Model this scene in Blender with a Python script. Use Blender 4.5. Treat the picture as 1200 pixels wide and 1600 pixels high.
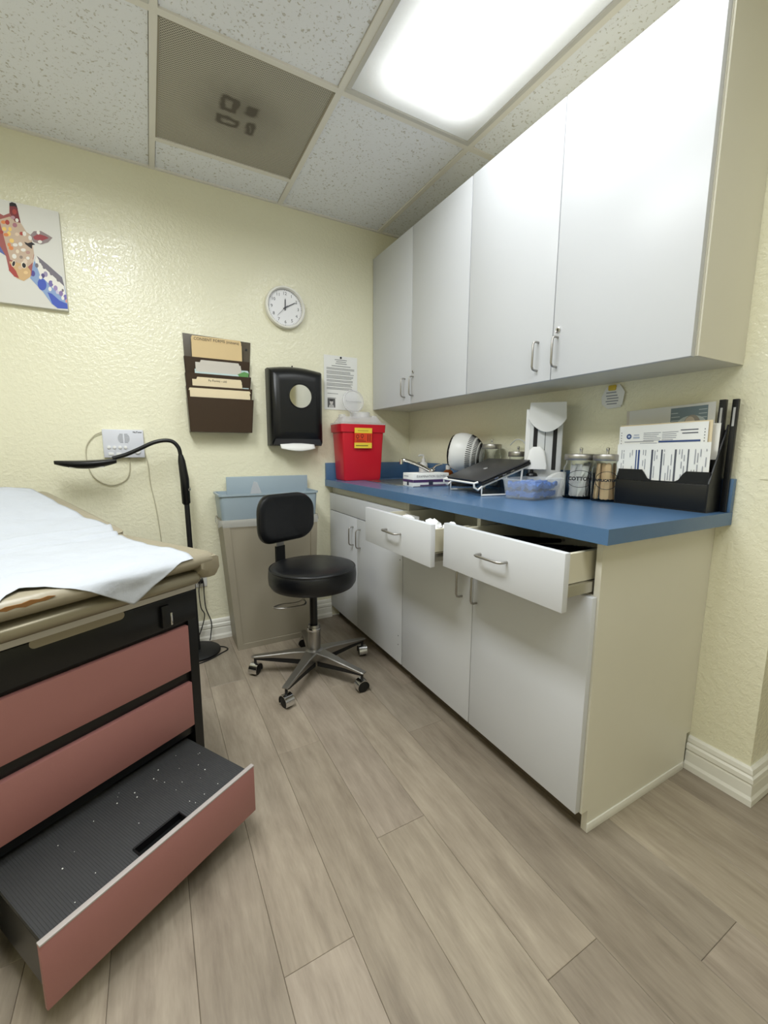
import bpy, bmesh, math, random
from mathutils import Vector, Matrix, Euler, noise
random.seed(7)
for o in list(bpy.data.objects):
    bpy.data.objects.remove(o, do_unlink=True)
scene = bpy.context.scene
COL = scene.collection
R = math.radians

# ------------------------------------------------------------------ camera
CAM = (-1.5605, -2.4776, 1.0823)
YAW, PITCH, ROLL, FPX = 0.504, -0.1479, 0.0045, 657.85
cd = bpy.data.cameras.new('camera')
cd.sensor_fit = 'VERTICAL'
cd.sensor_height = 36.0
cd.lens = FPX / 1600.0 * 36.0
cd.clip_start = 0.02
cam = bpy.data.objects.new('camera', cd)
COL.objects.link(cam)
fw = Vector((math.sin(YAW) * math.cos(PITCH), math.cos(YAW) * math.cos(PITCH), math.sin(PITCH)))
rt = Vector((math.cos(YAW), -math.sin(YAW), 0))
up = rt.cross(fw)
r2 = rt * math.cos(ROLL) + up * math.sin(ROLL)
u2 = up * math.cos(ROLL) - rt * math.sin(ROLL)
m = Matrix((r2, u2, -fw)).transposed().to_4x4()
m.translation = CAM
cam.matrix_world = m
scene.camera = cam

# ------------------------------------------------------------------ world, exposure
w = bpy.data.worlds.new('world')
scene.world = w
w.use_nodes = True
w.node_tree.nodes['Background'].inputs[0].default_value = (0.9, 0.95, 1.0, 1)
w.node_tree.nodes['Background'].inputs[1].default_value = 0.3
scene.view_settings.view_transform = 'Standard'
scene.view_settings.look = 'None'
scene.view_settings.gamma = 1.0
scene.view_settings.use_curve_mapping = False
scene.view_settings.exposure = 0.33
LAMP_W = 23.0         # watts of each ceiling fixture's tubes (prismatic lens narrows the beam)

# ------------------------------------------------------------------ helpers
ORG = {}

def srgb(r, g, b):
    f = lambda c: (c / 255 / 12.92) if c / 255 <= 0.04045 else ((c / 255 + 0.055) / 1.055) ** 2.4
    return (f(r), f(g), f(b), 1.0)

def thing(name, label=None, cat=None, loc=(0, 0, 0), rotz=0.0, local=False, group=None, kind=None, rot=None):
    e = bpy.data.objects.new(name, None)
    e.empty_display_size = 0.05
    COL.objects.link(e)
    e.location = loc
    e.rotation_euler = rot if rot else (0, 0, rotz)
    ORG[e] = Vector((0, 0, 0)) if local else Vector(loc)
    return tag(e, label, cat, group, kind)

def tag(o, label=None, cat=None, group=None, kind=None):
    if label: o['label'] = label
    if cat: o['category'] = cat
    if group: o['group'] = group
    if kind: o['kind'] = kind
    return o

def mk(name, verts, faces, mat, parent=None, smooth=False, label=None):
    vs = [Vector(v) for v in verts]
    lo = Vector([min(v[i] for v in vs) for i in range(3)])
    hi = Vector([max(v[i] for v in vs) for i in range(3)])
    c = (lo + hi) / 2
    if parent is None:
        c.z = lo.z
    me = bpy.data.meshes.new(name)
    me.from_pydata([v - c for v in vs], [], faces)
    me.update()
    o = bpy.data.objects.new(name, me)
    COL.objects.link(o)
    if mat: me.materials.append(mat)
    if smooth:
        me.polygons.foreach_set('use_smooth', [True] * len(me.polygons))
        try:
            me.set_sharp_from_angle(angle=R(42))
        except Exception:
            pass
    base = ORG.get(parent, Vector((0, 0, 0)))
    o.location = c - base
    ORG[o] = c
    if parent: o.parent = parent
    if label: o['label'] = label
    return o

class MB:
    """mesh builder: collects solids into ONE mesh"""
    def __init__(s):
        s.v = []; s.f = []
    def add(s, vs, fs):
        k = len(s.v)
        s.v += [tuple(x) for x in vs]
        s.f += [[i + k for i in f] for f in fs]
        return s
    def box(s, x0, x1, y0, y1, z0, z1, bev=0.0, M=None):
        x0, x1 = min(x0, x1), max(x0, x1); y0, y1 = min(y0, y1), max(y0, y1); z0, z1 = min(z0, z1), max(z0, z1)
        bm = bmesh.new()
        bmesh.ops.create_cube(bm, size=1)
        for v in bm.verts:
            v.co = Vector(((x0 + x1) / 2 + v.co.x * (x1 - x0), (y0 + y1) / 2 + v.co.y * (y1 - y0), (z0 + z1) / 2 + v.co.z * (z1 - z0)))
        if bev:
            bmesh.ops.bevel(bm, geom=bm.edges[:], offset=min(bev, .49 * min(x1 - x0, y1 - y0, z1 - z0)), segments=2 if bev < .02 else 4, profile=.5, affect='EDGES')
        return s.bm(bm, M)
    def bm(s, bm, M=None):
        bm.verts.index_update()
        vs = [(M @ v.co) if M else v.co.copy() for v in bm.verts]
        s.add(vs, [[v.index for v in f.verts] for f in bm.faces])
        bm.free()
        return s
    def tube(s, pts, r, n=10, cap=True):
        pts = [Vector(p) for p in pts]
        rs = r if isinstance(r, (list, tuple)) else [r] * len(pts)
        rings = []
        t0 = (pts[1] - pts[0]).normalized()
        a = Vector((0, 0, 1)) if abs(t0.z) < .9 else Vector((1, 0, 0))
        nrm = (a - t0 * a.dot(t0)).normalized()
        for i, p in enumerate(pts):
            t = (pts[min(i + 1, len(pts) - 1)] - pts[max(i - 1, 0)]).normalized()
            nrm = (nrm - t * nrm.dot(t)).normalized()
            b = t.cross(nrm)
            rings.append([p + (nrm * math.cos(2 * math.pi * k / n) + b * math.sin(2 * math.pi * k / n)) * rs[i] for k in range(n)])
        vs = [v for rr in rings for v in rr]
        fs = []
        for i in range(len(pts) - 1):
            for k in range(n):
                fs.append([i * n + k, i * n + (k + 1) % n, (i + 1) * n + (k + 1) % n, (i + 1) * n + k])
        if cap:
            fs.append(list(range(n))[::-1]); fs.append([(len(pts) - 1) * n + k for k in range(n)])
        return s.add(vs, fs)
    def lathe(s, prof, M=None, n=32, close=True):
        vs = []; fs = []
        for r, z in prof:
            for k in range(n):
                a = 2 * math.pi * k / n
                vs.append(Vector((r * math.cos(a), r * math.sin(a), z)))
        for i in range(len(prof) - 1):
            for k in range(n):
                fs.append([i * n + k, i * n + (k + 1) % n, (i + 1) * n + (k + 1) % n, (i + 1) * n + k])
        if close:
            fs.append(list(range(n))[::-1]); fs.append([(len(prof) - 1) * n + k for k in range(n)])
        if M: vs = [M @ v for v in vs]
        return s.add(vs, fs)
    def prism(s, pts, d):
        """polygon pts (3D) extruded by vector d"""
        n = len(pts)
        d = Vector(d)
        vs = [Vector(p) for p in pts] + [Vector(p) + d for p in pts]
        fs = [list(range(n))[::-1], [n + i for i in range(n)]] + [[i, (i + 1) % n, n + (i + 1) % n, n + i] for i in range(n)]
        return s.add(vs, fs)
    def loft(s, rings, cap=True):
        n = len(rings[0]); vs = [p for r in rings for p in r]; fs = []
        for i in range(len(rings) - 1):
            for k in range(n):
                fs.append([i * n + k, i * n + (k + 1) % n, (i + 1) * n + (k + 1) % n, (i + 1) * n + k])
        if cap:
            fs.append(list(range(n))[::-1]); fs.append([(len(rings) - 1) * n + k for k in range(n)])
        return s.add(vs, fs)
    def build(s, name, mat, parent=None, smooth=False, label=None):
        o = mk(name, s.v, s.f, mat, parent, smooth, label)
        bm = bmesh.new(); bm.from_mesh(o.data)
        bmesh.ops.recalc_face_normals(bm, faces=bm.faces[:])
        bm.to_mesh(o.data); bm.free()
        if smooth:
            try: o.data.set_sharp_from_angle(angle=R(42))
            except Exception: pass
        return o

def box(name, x0, x1, y0, y1, z0, z1, mat, parent=None, bev=0.0, label=None):
    return MB().box(x0, x1, y0, y1, z0, z1, bev).build(name, mat, parent, bev > 0, label)

def rrect(w, h, r, n=5):
    """rounded rectangle outline centred on 0 (2D)"""
    out = []
    for cx, cy, a0 in ((w / 2 - r, h / 2 - r, 0), (-w / 2 + r, h / 2 - r, 90), (-w / 2 + r, -h / 2 + r, 180), (w / 2 - r, -h / 2 + r, 270)):
        for k in range(n + 1):
            a = R(a0 + 90 * k / n)
            out.append((cx + r * math.cos(a), cy + r * math.sin(a)))
    return out

def spline(pts, sub=8):
    P = [Vector(p) for p in pts]
    out = []
    for i in range(len(P) - 1):
        a, b, c, d = P[max(i - 1, 0)], P[i], P[i + 1], P[min(i + 2, len(P) - 1)]
        for k in range(sub):
            t = k / sub
            out.append(.5 * ((2 * b) + (c - a) * t + (2 * a - 5 * b + 4 * c - d) * t * t + (3 * b - a - 3 * c + d) * t ** 3))
    out.append(P[-1])
    return out

def prints(name, polys, O, U, V, parent, lift=0.0006, step=0.00002, mat=None):
    """flat printed shapes: polys = [(2D points, colour)], in metres along U,V from O"""
    O = Vector(O); U = Vector(U).normalized(); V = Vector(V).normalized(); N = U.cross(V)
    vs = []; fs = []; cols = []
    for i, (pts, c) in enumerate(polys):
        k = len(vs)
        vs += [O + U * a + V * b + N * (lift + i * step) for a, b in pts]
        fs.append(list(range(k, k + len(pts)))); cols.append(c)
    o = mk(name, vs, fs, mat or M['print'], parent)
    ca = o.data.color_attributes.new('Col', 'FLOAT_COLOR', 'CORNER')
    li = 0
    for f, c in zip(fs, cols):
        for _ in f:
            ca.data[li].color = c; li += 1
    return o

def quad(a0, a1, b0, b1): return [(a0, b0), (a1, b0), (a1, b1), (a0, b1)]
def disc(cx, cy, rx, ry=None, n=20, rot=0):
    ry = ry or rx; c, s = math.cos(rot), math.sin(rot)
    return [(cx + c * rx * math.cos(2 * math.pi * k / n) - s * ry * math.sin(2 * math.pi * k / n), cy + s * rx * math.cos(2 * math.pi * k / n) + c * ry * math.sin(2 * math.pi * k / n)) for k in range(n)]

def text(name, s, size, O, U, V, mat, parent, lift=0.0008, align='CENTER', wide=1.0, bold=0.0):
    cu = bpy.data.curves.new(name, 'FONT')
    cu.body = s; cu.size = size; cu.align_x = align; cu.align_y = 'CENTER'; cu.resolution_u = 2; cu.offset = bold
    t = bpy.data.objects.new('tmp_text', cu)
    COL.objects.link(t)
    bpy.context.view_layer.update()
    me = bpy.data.meshes.new_from_object(t.evaluated_get(bpy.context.evaluated_depsgraph_get()))
    O = Vector(O); U = Vector(U).normalized(); V = Vector(V).normalized(); N = U.cross(V)
    vs = [O + U * v.co.x * wide + V * v.co.y + N * lift for v in me.vertices]
    fs = [list(p.vertices) for p in me.polygons]
    bpy.data.objects.remove(t, do_unlink=True); bpy.data.curves.remove(cu); bpy.data.meshes.remove(me)
    return mk(name, vs, fs, mat, parent)

# ------------------------------------------------------------------ materials
M = {}
def nodemat(name):
    m = bpy.data.materials.new(name); m.use_nodes = True
    nt = m.node_tree
    return m, nt, nt.nodes['Principled BSDF']

def mat(name, col, rough=.5, metal=0.0, var=0.0, vscale=8.0, bump=0.0, bscale=60.0, spec=.5, trans=0.0, ior=1.45, alpha=1.0, coat=0.0, stretch=None, bdetail=2.0):
    m, nt, b = nodemat(name)
    b.inputs['Base Color'].default_value = col
    b.inputs['Roughness'].default_value = rough
    b.inputs['Metallic'].default_value = metal
    b.inputs['Specular IOR Level'].default_value = spec
    b.inputs['Transmission Weight'].default_value = trans
    b.inputs['IOR'].default_value = ior
    b.inputs['Alpha'].default_value = alpha
    b.inputs['Coat Weight'].default_value = coat
    tc = nt.nodes.new('ShaderNodeTexCoord')
    src = tc.outputs['Object']
    if stretch:
        mp = nt.nodes.new('ShaderNodeMapping'); mp.inputs['Scale'].default_value = stretch
        nt.links.new(src, mp.inputs[0]); src = mp.outputs[0]
    n = nt.nodes.new('ShaderNodeTexNoise'); n.inputs['Scale'].default_value = vscale; n.inputs['Detail'].default_value = 4
    nt.links.new(src, n.inputs['Vector'])
    if var == 0.0: var = 0.03
    mx = nt.nodes.new('ShaderNodeMix'); mx.data_type = 'RGBA'
    mx.inputs[6].default_value = tuple(max(0, c * (1 - var)) for c in col[:3]) + (1,)
    mx.inputs[7].default_value = tuple(min(1, c * (1 + var)) for c in col[:3]) + (1,)
    nt.links.new(n.outputs['Fac'], mx.inputs[0]); nt.links.new(mx.outputs[2], b.inputs['Base Color'])
    if bump:
        n2 = nt.nodes.new('ShaderNodeTexNoise'); n2.inputs['Scale'].default_value = bscale; n2.inputs['Detail'].default_value = bdetail
        nt.links.new(src, n2.inputs['Vector'])
        bp = nt.nodes.new('ShaderNodeBump'); bp.inputs['Strength'].default_value = bump; bp.inputs['Distance'].default_value = .01
        nt.links.new(n2.outputs['Fac'], bp.inputs['Height']); nt.links.new(bp.outputs[0], b.inputs['Normal'])
    M[name] = m
    return m

def m_print():
    m, nt, b = nodemat('print')
    a = nt.nodes.new('ShaderNodeAttribute'); a.attribute_name = 'Col'
    nt.links.new(a.outputs['Color'], b.inputs['Base Color'])
    b.inputs['Roughness'].default_value = .6
    M['print'] = m
m_print()

def m_wall():
    m, nt, b = nodemat('wall_paint')
    L = nt.links.new
    tc = nt.nodes.new('ShaderNodeTexCoord')
    n = nt.nodes.new('ShaderNodeTexNoise'); n.inputs['Scale'].default_value = 1.3; n.inputs['Detail'].default_value = 3
    L(tc.outputs['Object'], n.inputs['Vector'])
    mx = nt.nodes.new('ShaderNodeMix'); mx.data_type = 'RGBA'
    mx.inputs[6].default_value = srgb(236, 232, 204); mx.inputs[7].default_value = srgb(242, 239, 214)
    L(n.outputs['Fac'], mx.inputs[0]); L(mx.outputs[2], b.inputs['Base Color'])
    b.inputs['Roughness'].default_value = .15
    b.inputs['Specular IOR Level'].default_value = .45
    # knock-down plaster: flattened blobs plus fine orange peel
    n1 = nt.nodes.new('ShaderNodeTexNoise'); n1.inputs['Scale'].default_value = 58; n1.inputs['Detail'].default_value = 3; n1.inputs['Roughness'].default_value = .6
    L(tc.outputs['Object'], n1.inputs['Vector'])
    cr = nt.nodes.new('ShaderNodeValToRGB'); cr.color_ramp.elements[0].position = .42; cr.color_ramp.elements[1].position = .60
    L(n1.outputs['Fac'], cr.inputs[0])
    n2 = nt.nodes.new('ShaderNodeTexNoise'); n2.inputs['Scale'].default_value = 150; n2.inputs['Detail'].default_value = 2
    L(tc.outputs['Object'], n2.inputs['Vector'])
    ma = nt.nodes.new('ShaderNodeMath'); ma.operation = 'MULTIPLY_ADD'; ma.inputs[1].default_value = .25
    L(n2.outputs['Fac'], ma.inputs[0]); L(cr.outputs[0], ma.inputs[2])
    bp = nt.nodes.new('ShaderNodeBump'); bp.inputs['Strength'].default_value = .30; bp.inputs['Distance'].default_value = .003
    L(ma.outputs[0], bp.inputs['Height']); L(bp.outputs[0], b.inputs['Normal'])
    M['wall'] = m
m_wall()

def m_tile():
    m, nt, b = nodemat('acoustic_tile')
    L = nt.links.new
    tc = nt.nodes.new('ShaderNodeTexCoord')
    mp = nt.nodes.new('ShaderNodeMapping'); L(tc.outputs['Object'], mp.inputs[0])
    n = nt.nodes.new('ShaderNodeTexNoise'); n.inputs['Scale'].default_value = 95; n.inputs['Detail'].default_value = 2; n.inputs['Roughness'].default_value = .55; n.inputs['Distortion'].default_value = .6
    L(mp.outputs[0], n.inputs['Vector'])
    cr = nt.nodes.new('ShaderNodeValToRGB'); cr.color_ramp.elements[0].position = .33; cr.color_ramp.elements[1].position = .40
    L(n.outputs['Fac'], cr.inputs[0])
    mx = nt.nodes.new('ShaderNodeMix'); mx.data_type = 'RGBA'
    mx.inputs[6].default_value = srgb(204, 201, 194); mx.inputs[7].default_value = srgb(244, 246, 250)
    L(cr.outputs[0], mx.inputs[0]); L(mx.outputs[2], b.inputs['Base Color'])
    b.inputs['Roughness'].default_value = .9; b.inputs['Specular IOR Level'].default_value = .1
    bp = nt.nodes.new('ShaderNodeBump'); bp.inputs['Strength'].default_value = .4; bp.inputs['Distance'].default_value = .003
    L(cr.outputs[0], bp.inputs['Height']); L(bp.outputs[0], b.inputs['Normal'])
    M['tile'] = m
m_tile()

def m_plank():
    m, nt, b = nodemat('vinyl_plank')
    L = nt.links.new
    tc = nt.nodes.new('ShaderNodeTexCoord'); oi = nt.nodes.new('ShaderNodeObjectInfo')
    mp = nt.nodes.new('ShaderNodeMapping'); mp.inputs['Scale'].default_value = (1.0, .13, 1)
    L(tc.outputs['Object'], mp.inputs[0])
    sc = nt.nodes.new('ShaderNodeMath'); sc.operation = 'MULTIPLY'; sc.inputs[1].default_value = 37
    L(oi.outputs['Random'], sc.inputs[0])
    cb = nt.nodes.new('ShaderNodeCombineXYZ'); L(sc.outputs[0], cb.inputs[0]); L(sc.outputs[0], cb.inputs[1])
    L(cb.outputs[0], mp.inputs['Location'])
    n = nt.nodes.new('ShaderNodeTexNoise'); n.inputs['Scale'].default_value = 20; n.inputs['Detail'].default_value = 8; n.inputs['Roughness'].default_value = .66; n.inputs['Distortion'].default_value = .3
    L(mp.outputs[0], n.inputs['Vector'])
    n2 = nt.nodes.new('ShaderNodeTexNoise'); n2.inputs['Scale'].default_value = 160; n2.inputs['Detail'].default_value = 3
    L(mp.outputs[0], n2.inputs['Vector'])
    n3 = nt.nodes.new('ShaderNodeTexNoise'); n3.inputs['Scale'].default_value = 5; n3.inputs['Detail'].default_value = 2
    L(tc.outputs['Object'], n3.inputs['Vector'])
    cr = nt.nodes.new('ShaderNodeValToRGB')
    cr.color_ramp.elements[0].position = .22; cr.color_ramp.elements[0].color = srgb(122, 110, 96)
    cr.color_ramp.elements[1].position = .78; cr.color_ramp.elements[1].color = srgb(172, 160, 143)
    ad = nt.nodes.new('ShaderNodeMath'); ad.operation = 'MULTIPLY_ADD'; ad.inputs[1].default_value = .22
    L(n2.outputs['Fac'], ad.inputs[0]); L(n.outputs['Fac'], ad.inputs[2])
    ad2 = nt.nodes.new('ShaderNodeMath'); ad2.operation = 'MULTIPLY_ADD'; ad2.inputs[1].default_value = .35
    L(n3.outputs['Fac'], ad2.inputs[0]); L(ad.outputs[0], ad2.inputs[2])
    sb = nt.nodes.new('ShaderNodeMath'); sb.operation = 'SUBTRACT'; sb.inputs[1].default_value = .25
    L(ad2.outputs[0], sb.inputs[0]); L(sb.outputs[0], cr.inputs[0])
    ml = nt.nodes.new('ShaderNodeMix'); ml.data_type = 'RGBA'; ml.blend_type = 'MULTIPLY'; ml.inputs[0].default_value = 1
    L(cr.outputs[0], ml.inputs[6]); L(oi.outputs['Color'], ml.inputs[7]); L(ml.outputs[2], b.inputs['Base Color'])
    b.inputs['Roughness'].default_value = .42; b.inputs['Specular IOR Level'].default_value = .4
    bp = nt.nodes.new('ShaderNodeBump'); bp.inputs['Strength'].default_value = .12; bp.inputs['Distance'].default_value = .002
    L(n2.outputs['Fac'], bp.inputs['Height']); L(bp.outputs[0], b.inputs['Normal'])
    M['plank'] = m
m_plank()

def m_emit():
    m, nt, b = nodemat('lit_diffuser')
    L = nt.links.new
    tc = nt.nodes.new('ShaderNodeTexCoord'); sp = nt.nodes.new('ShaderNodeSeparateXYZ'); L(tc.outputs['Generated'], sp.inputs[0])
    def edge(o, k):
        a = nt.nodes.new('ShaderNodeMath'); a.operation = 'SUBTRACT'; a.inputs[1].default_value = .5; L(o, a.inputs[0])
        c = nt.nodes.new('ShaderNodeMath'); c.operation = 'ABSOLUTE'; L(a.outputs[0], c.inputs[0])
        r = nt.nodes.new('ShaderNodeMapRange'); r.interpolation_type = 'SMOOTHSTEP'
        r.inputs[1].default_value = k; r.inputs[2].default_value = .5; r.inputs[3].default_value = 1; r.inputs[4].default_value = .10
        L(c.outputs[0], r.inputs[0]); return r.outputs[0]
    mu = nt.nodes.new('ShaderNodeMath'); mu.operation = 'MULTIPLY'
    L(edge(sp.outputs[0], .18), mu.inputs[0]); L(edge(sp.outputs[1], .36), mu.inputs[1])
    st = nt.nodes.new('ShaderNodeMath'); st.operation = 'MULTIPLY'; st.inputs[1].default_value = 1.6; L(mu.outputs[0], st.inputs[0])
    b.inputs['Base Color'].default_value = (.85, .87, .88, 1); b.inputs['Roughness'].default_value = .3
    b.inputs['Emission Color'].default_value = (.97, 1.0, 1.0, 1)
    L(st.outputs[0], b.inputs['Emission Strength'])
    vo = nt.nodes.new('ShaderNodeTexVoronoi'); vo.inputs['Scale'].default_value = 160; L(tc.outputs['Object'], vo.inputs['Vector'])
    bp = nt.nodes.new('ShaderNodeBump'); bp.inputs['Strength'].default_value = .3; bp.inputs['Distance'].default_value = .002
    L(vo.outputs['Distance'], bp.inputs['Height']); L(bp.outputs[0], b.inputs['Normal'])
    M['diffuser'] = m
m_emit()

def m_vent():
    """perforated grey sheet with soot marks of the duct behind it"""
    m, nt, b = nodemat('perforated_vent')
    L = nt.links.new
    def mth(op, a, bb=None, c=None):
        n = nt.nodes.new('ShaderNodeMath'); n.operation = op
        for i, x in enumerate((a, bb, c)):
            if x is None: continue
            if isinstance(x, (int, float)): n.inputs[i].default_value = x
            else: L(x, n.inputs[i])
        return n.outputs[0]
    tc = nt.nodes.new('ShaderNodeTexCoord'); sp = nt.nodes.new('ShaderNodeSeparateXYZ'); L(tc.outputs['Object'], sp.inputs[0])
    nz = nt.nodes.new('ShaderNodeTexNoise'); nz.inputs['Scale'].default_value = 22; nz.inputs['Detail'].default_value = 2; L(tc.outputs['Object'], nz.inputs['Vector'])
    wob = mth('MULTIPLY', mth('SUBTRACT', nz.outputs['Fac'], .5), .03)
    X, Y = mth('ADD', sp.outputs[0], wob), mth('ADD', sp.outputs[1], wob)
    def ring(cx, cy, hx, hy, wd):
        dx = mth('MAXIMUM', mth('SUBTRACT', mth('ABSOLUTE', mth('SUBTRACT', X, cx)), hx), -1)
        dy = mth('MAXIMUM', mth('SUBTRACT', mth('ABSOLUTE', mth('SUBTRACT', Y, cy)), hy), -1)
        d = mth('ABSOLUTE', mth('SMOOTH_MAX', dx, dy, .02))
        r = nt.nodes.new('ShaderNodeMapRange'); r.interpolation_type = 'SMOOTHSTEP'
        r.inputs[1].default_value = 0; r.inputs[2].default_value = wd; r.inputs[3].default_value = 1; r.inputs[4].default_value = 0
        L(d, r.inputs[0]); return r.outputs[0]
    tot = None
    for a in ((-.045, -.042, .024, .030, .017), (.042, -.045, .010, .016, .022), (-.036, .052, .036, .016, .016), (.052, .050, .009, .028, .018)):
        r = ring(*a); tot = r if tot is None else mth('MAXIMUM', tot, r)
    # broad dust
    d2 = mth('SQRT', mth('ADD', mth('MULTIPLY', X, X), mth('MULTIPLY', Y, Y)))
    mr = nt.nodes.new('ShaderNodeMapRange'); mr.interpolation_type = 'SMOOTHSTEP'; mr.inputs[1].default_value = .03; mr.inputs[2].default_value = .24; mr.inputs[3].default_value = .85; mr.inputs[4].default_value = 0
    L(d2, mr.inputs[0])
    n4 = nt.nodes.new('ShaderNodeTexNoise'); n4.inputs['Scale'].default_value = 5; L(tc.outputs['Object'], n4.inputs['Vector'])
    dirt = mth('MINIMUM', mth('ADD', mth('MULTIPLY', tot, .75), mth('MULTIPLY', mr.outputs[0], n4.outputs['Fac'])), 1.0)
    # perforation dots on a 45 degree grid
    mp = nt.nodes.new('ShaderNodeMapping'); mp.inputs['Rotation'].default_value = (0, 0, R(45)); mp.inputs['Scale'].default_value = (150, 150, 150); L(tc.outputs['Object'], mp.inputs[0])
    s2 = nt.nodes.new('ShaderNodeSeparateXYZ'); L(mp.outputs[0], s2.inputs[0])
    fx = mth('SUBTRACT', mth('FRACT', s2.outputs[0]), .5); fy = mth('SUBTRACT', mth('FRACT', s2.outputs[1]), .5)
    dd = mth('SQRT', mth('ADD', mth('MULTIPLY', fx, fx), mth('MULTIPLY', fy, fy)))
    hole = mth('LESS_THAN', dd, .33)
    c1 = nt.nodes.new('ShaderNodeMix'); c1.data_type = 'RGBA'; c1.inputs[6].default_value = srgb(192, 187, 172); c1.inputs[7].default_value = srgb(84, 76, 66); L(dirt, c1.inputs[0])
    c2 = nt.nodes.new('ShaderNodeMix'); c2.data_type = 'RGBA'; c2.inputs[7].default_value = srgb(92, 87, 78); L(c1.outputs[2], c2.inputs[6]); L(hole, c2.inputs[0])
    L(c2.outputs[2], b.inputs['Base Color']); b.inputs['Roughness'].default_value = .6
    M['vent'] = m
m_vent()

mat('trim_white', srgb(236, 234, 224), .35, var=.03, bump=.05, bscale=30)
mat('tee', srgb(234, 231, 222), .5)
mat('fixture', srgb(205, 203, 196), .4)
mat('subfloor', srgb(60, 54, 47), .9, var=.1)
mat('cab', srgb(210, 212, 216), .32, var=.015, vscale=3)
mat('cab_edge', srgb(214, 208, 186), .45)
mat('cab_side', srgb(224, 220, 204), .38, var=.02)
mat('plinth', srgb(96, 86, 70), .7, var=.1)
mat('counter', srgb(80, 113, 150), .27, var=.04, vscale=60)
mat('steel', srgb(196, 194, 188), .25, metal=1.0, var=.04)
mat('chrome', srgb(215, 215, 215), .12, metal=1.0)
mat('brushed', srgb(168, 165, 160), .38, metal=1.0, var=.06, vscale=20)
mat('black_plastic', srgb(15, 16, 18), .34, var=.05)
mat('black_matte', srgb(20, 20, 21), .55, var=.08)
mat('vinyl_black', srgb(16, 17, 20), .34, var=.06, bump=.08, bscale=300)
mat('rubber', srgb(56, 56, 57), .75, var=.12, vscale=14)
mat('wheel_rubber', srgb(16, 16, 16), .6)
mat('pink', srgb(160, 109, 104), .42, var=.04, bump=.02, bscale=200)
mat('table_black', srgb(16, 17, 18), .28, var=.08)
mat('table_vinyl', srgb(150, 141, 120), .38, var=.07, vscale=9, bump=.12, bscale=40)
mat('table_metal', srgb(144, 136, 114), .32, metal=.35, var=.08)
mat('foam', srgb(132, 92, 48), .9, var=.15)
mat('trim_grey', srgb(198, 194, 187), .4)
mat('grey_edge', srgb(172, 164, 160), .4)
mat('paper_sheet', srgb(184, 188, 194), .75, var=.02, bump=.5, bscale=22, bdetail=5)
mat('paper', srgb(238, 238, 234), .7, var=.02)
mat('manila', srgb(222, 196, 148), .65, var=.05)
mat('manila_pale', srgb(228, 212, 178), .65, var=.05)
mat('manila_grey', srgb(206, 200, 190), .65, var=.04)
mat('folder_blue', srgb(196, 214, 214), .6, var=.04)
mat('folder_green', srgb(96, 150, 84), .6, var=.1)
mat('rack_brown', srgb(58, 42, 30), .3, var=.05)
mat('rack_smoke', srgb(92, 84, 72), .2, var=.05)
mat('bin_taupe', srgb(158, 150, 132), .5, var=.05, vscale=2)
mat('bin_blue', srgb(158, 174, 184), .35, var=.03)
mat('liner', srgb(214, 216, 212), .25, alpha=.45)
mat('red', srgb(206, 30, 48), .32, var=.04)
mat('clear_lid', srgb(232, 232, 234), .15, alpha=.38)
mat('clear_plastic', srgb(226, 232, 238), .12, alpha=.22)
mat('glass', srgb(250, 252, 250), .04, trans=1.0, ior=1.2)
mat('clock_white', srgb(240, 238, 230), .35)
mat('clock_face', srgb(236, 236, 238), .25)
mat('ink', srgb(38, 38, 42), .6)
mat('ink_grey', srgb(90, 90, 96), .6)
mat('ink_blue', srgb(40, 62, 110), .6)
mat('intercom', srgb(216, 218, 226), .4)
mat('cable', srgb(196, 190, 166), .5)
mat('white_plastic', srgb(232, 232, 230), .35)
mat('grey_plastic', srgb(206, 208, 208), .4)
mat('yellow', srgb(214, 186, 70), .5)
mat('label_yellow', srgb(244, 214, 60), .5)
mat('label_orange', srgb(224, 74, 34), .5)
mat('laptop_lid', srgb(74, 74, 76), .38, metal=.5, var=.04)
mat('laptop_base', srgb(34, 34, 36), .4)
mat('amber', srgb(120, 62, 20), .12, var=.1)
mat('blue_wipe', srgb(30, 98, 186), .45, var=.35, vscale=30)
mat('cotton', srgb(242, 242, 240), .9, var=.03, bump=.4, bscale=40)
mat('wood_stick', srgb(226, 196, 154), .6, var=.06, vscale=30)
mat('foil', srgb(206, 206, 208), .5, var=.1, vscale=40)
mat('mirror', srgb(216, 214, 200), .06, metal=1.0)
mat('canvas', srgb(228, 226, 218), .7)
mat('dark_stuff', srgb(28, 26, 28), .4, var=.2)
mat('purple', srgb(84, 56, 104), .5)

# ------------------------------------------------------------------ setting
XL, YF, XR, YE, ZC = -2.95, -3.75, 1.05, -2.0, 2.397
def wall(name, x0, x1, y0, y1, z0=0, z1=2.55):
    return tag(box(name, x0, x1, y0, y1, z0, z1, M['wall']), kind='structure')
wall('wall_back', XL - .1, XR, 0, .1)
wall('wall_left', XL - .1, XL, YF, 0)
wall('wall_front', XL - .1, XR + .1, YF - .1, YF)
wall('wall_alcove', XR, XR + .1, YF, YE)
wr = wall('wall_right', 0, XR, YE, 0)      # block between this room and the next, its outer corner shows at the right

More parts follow.
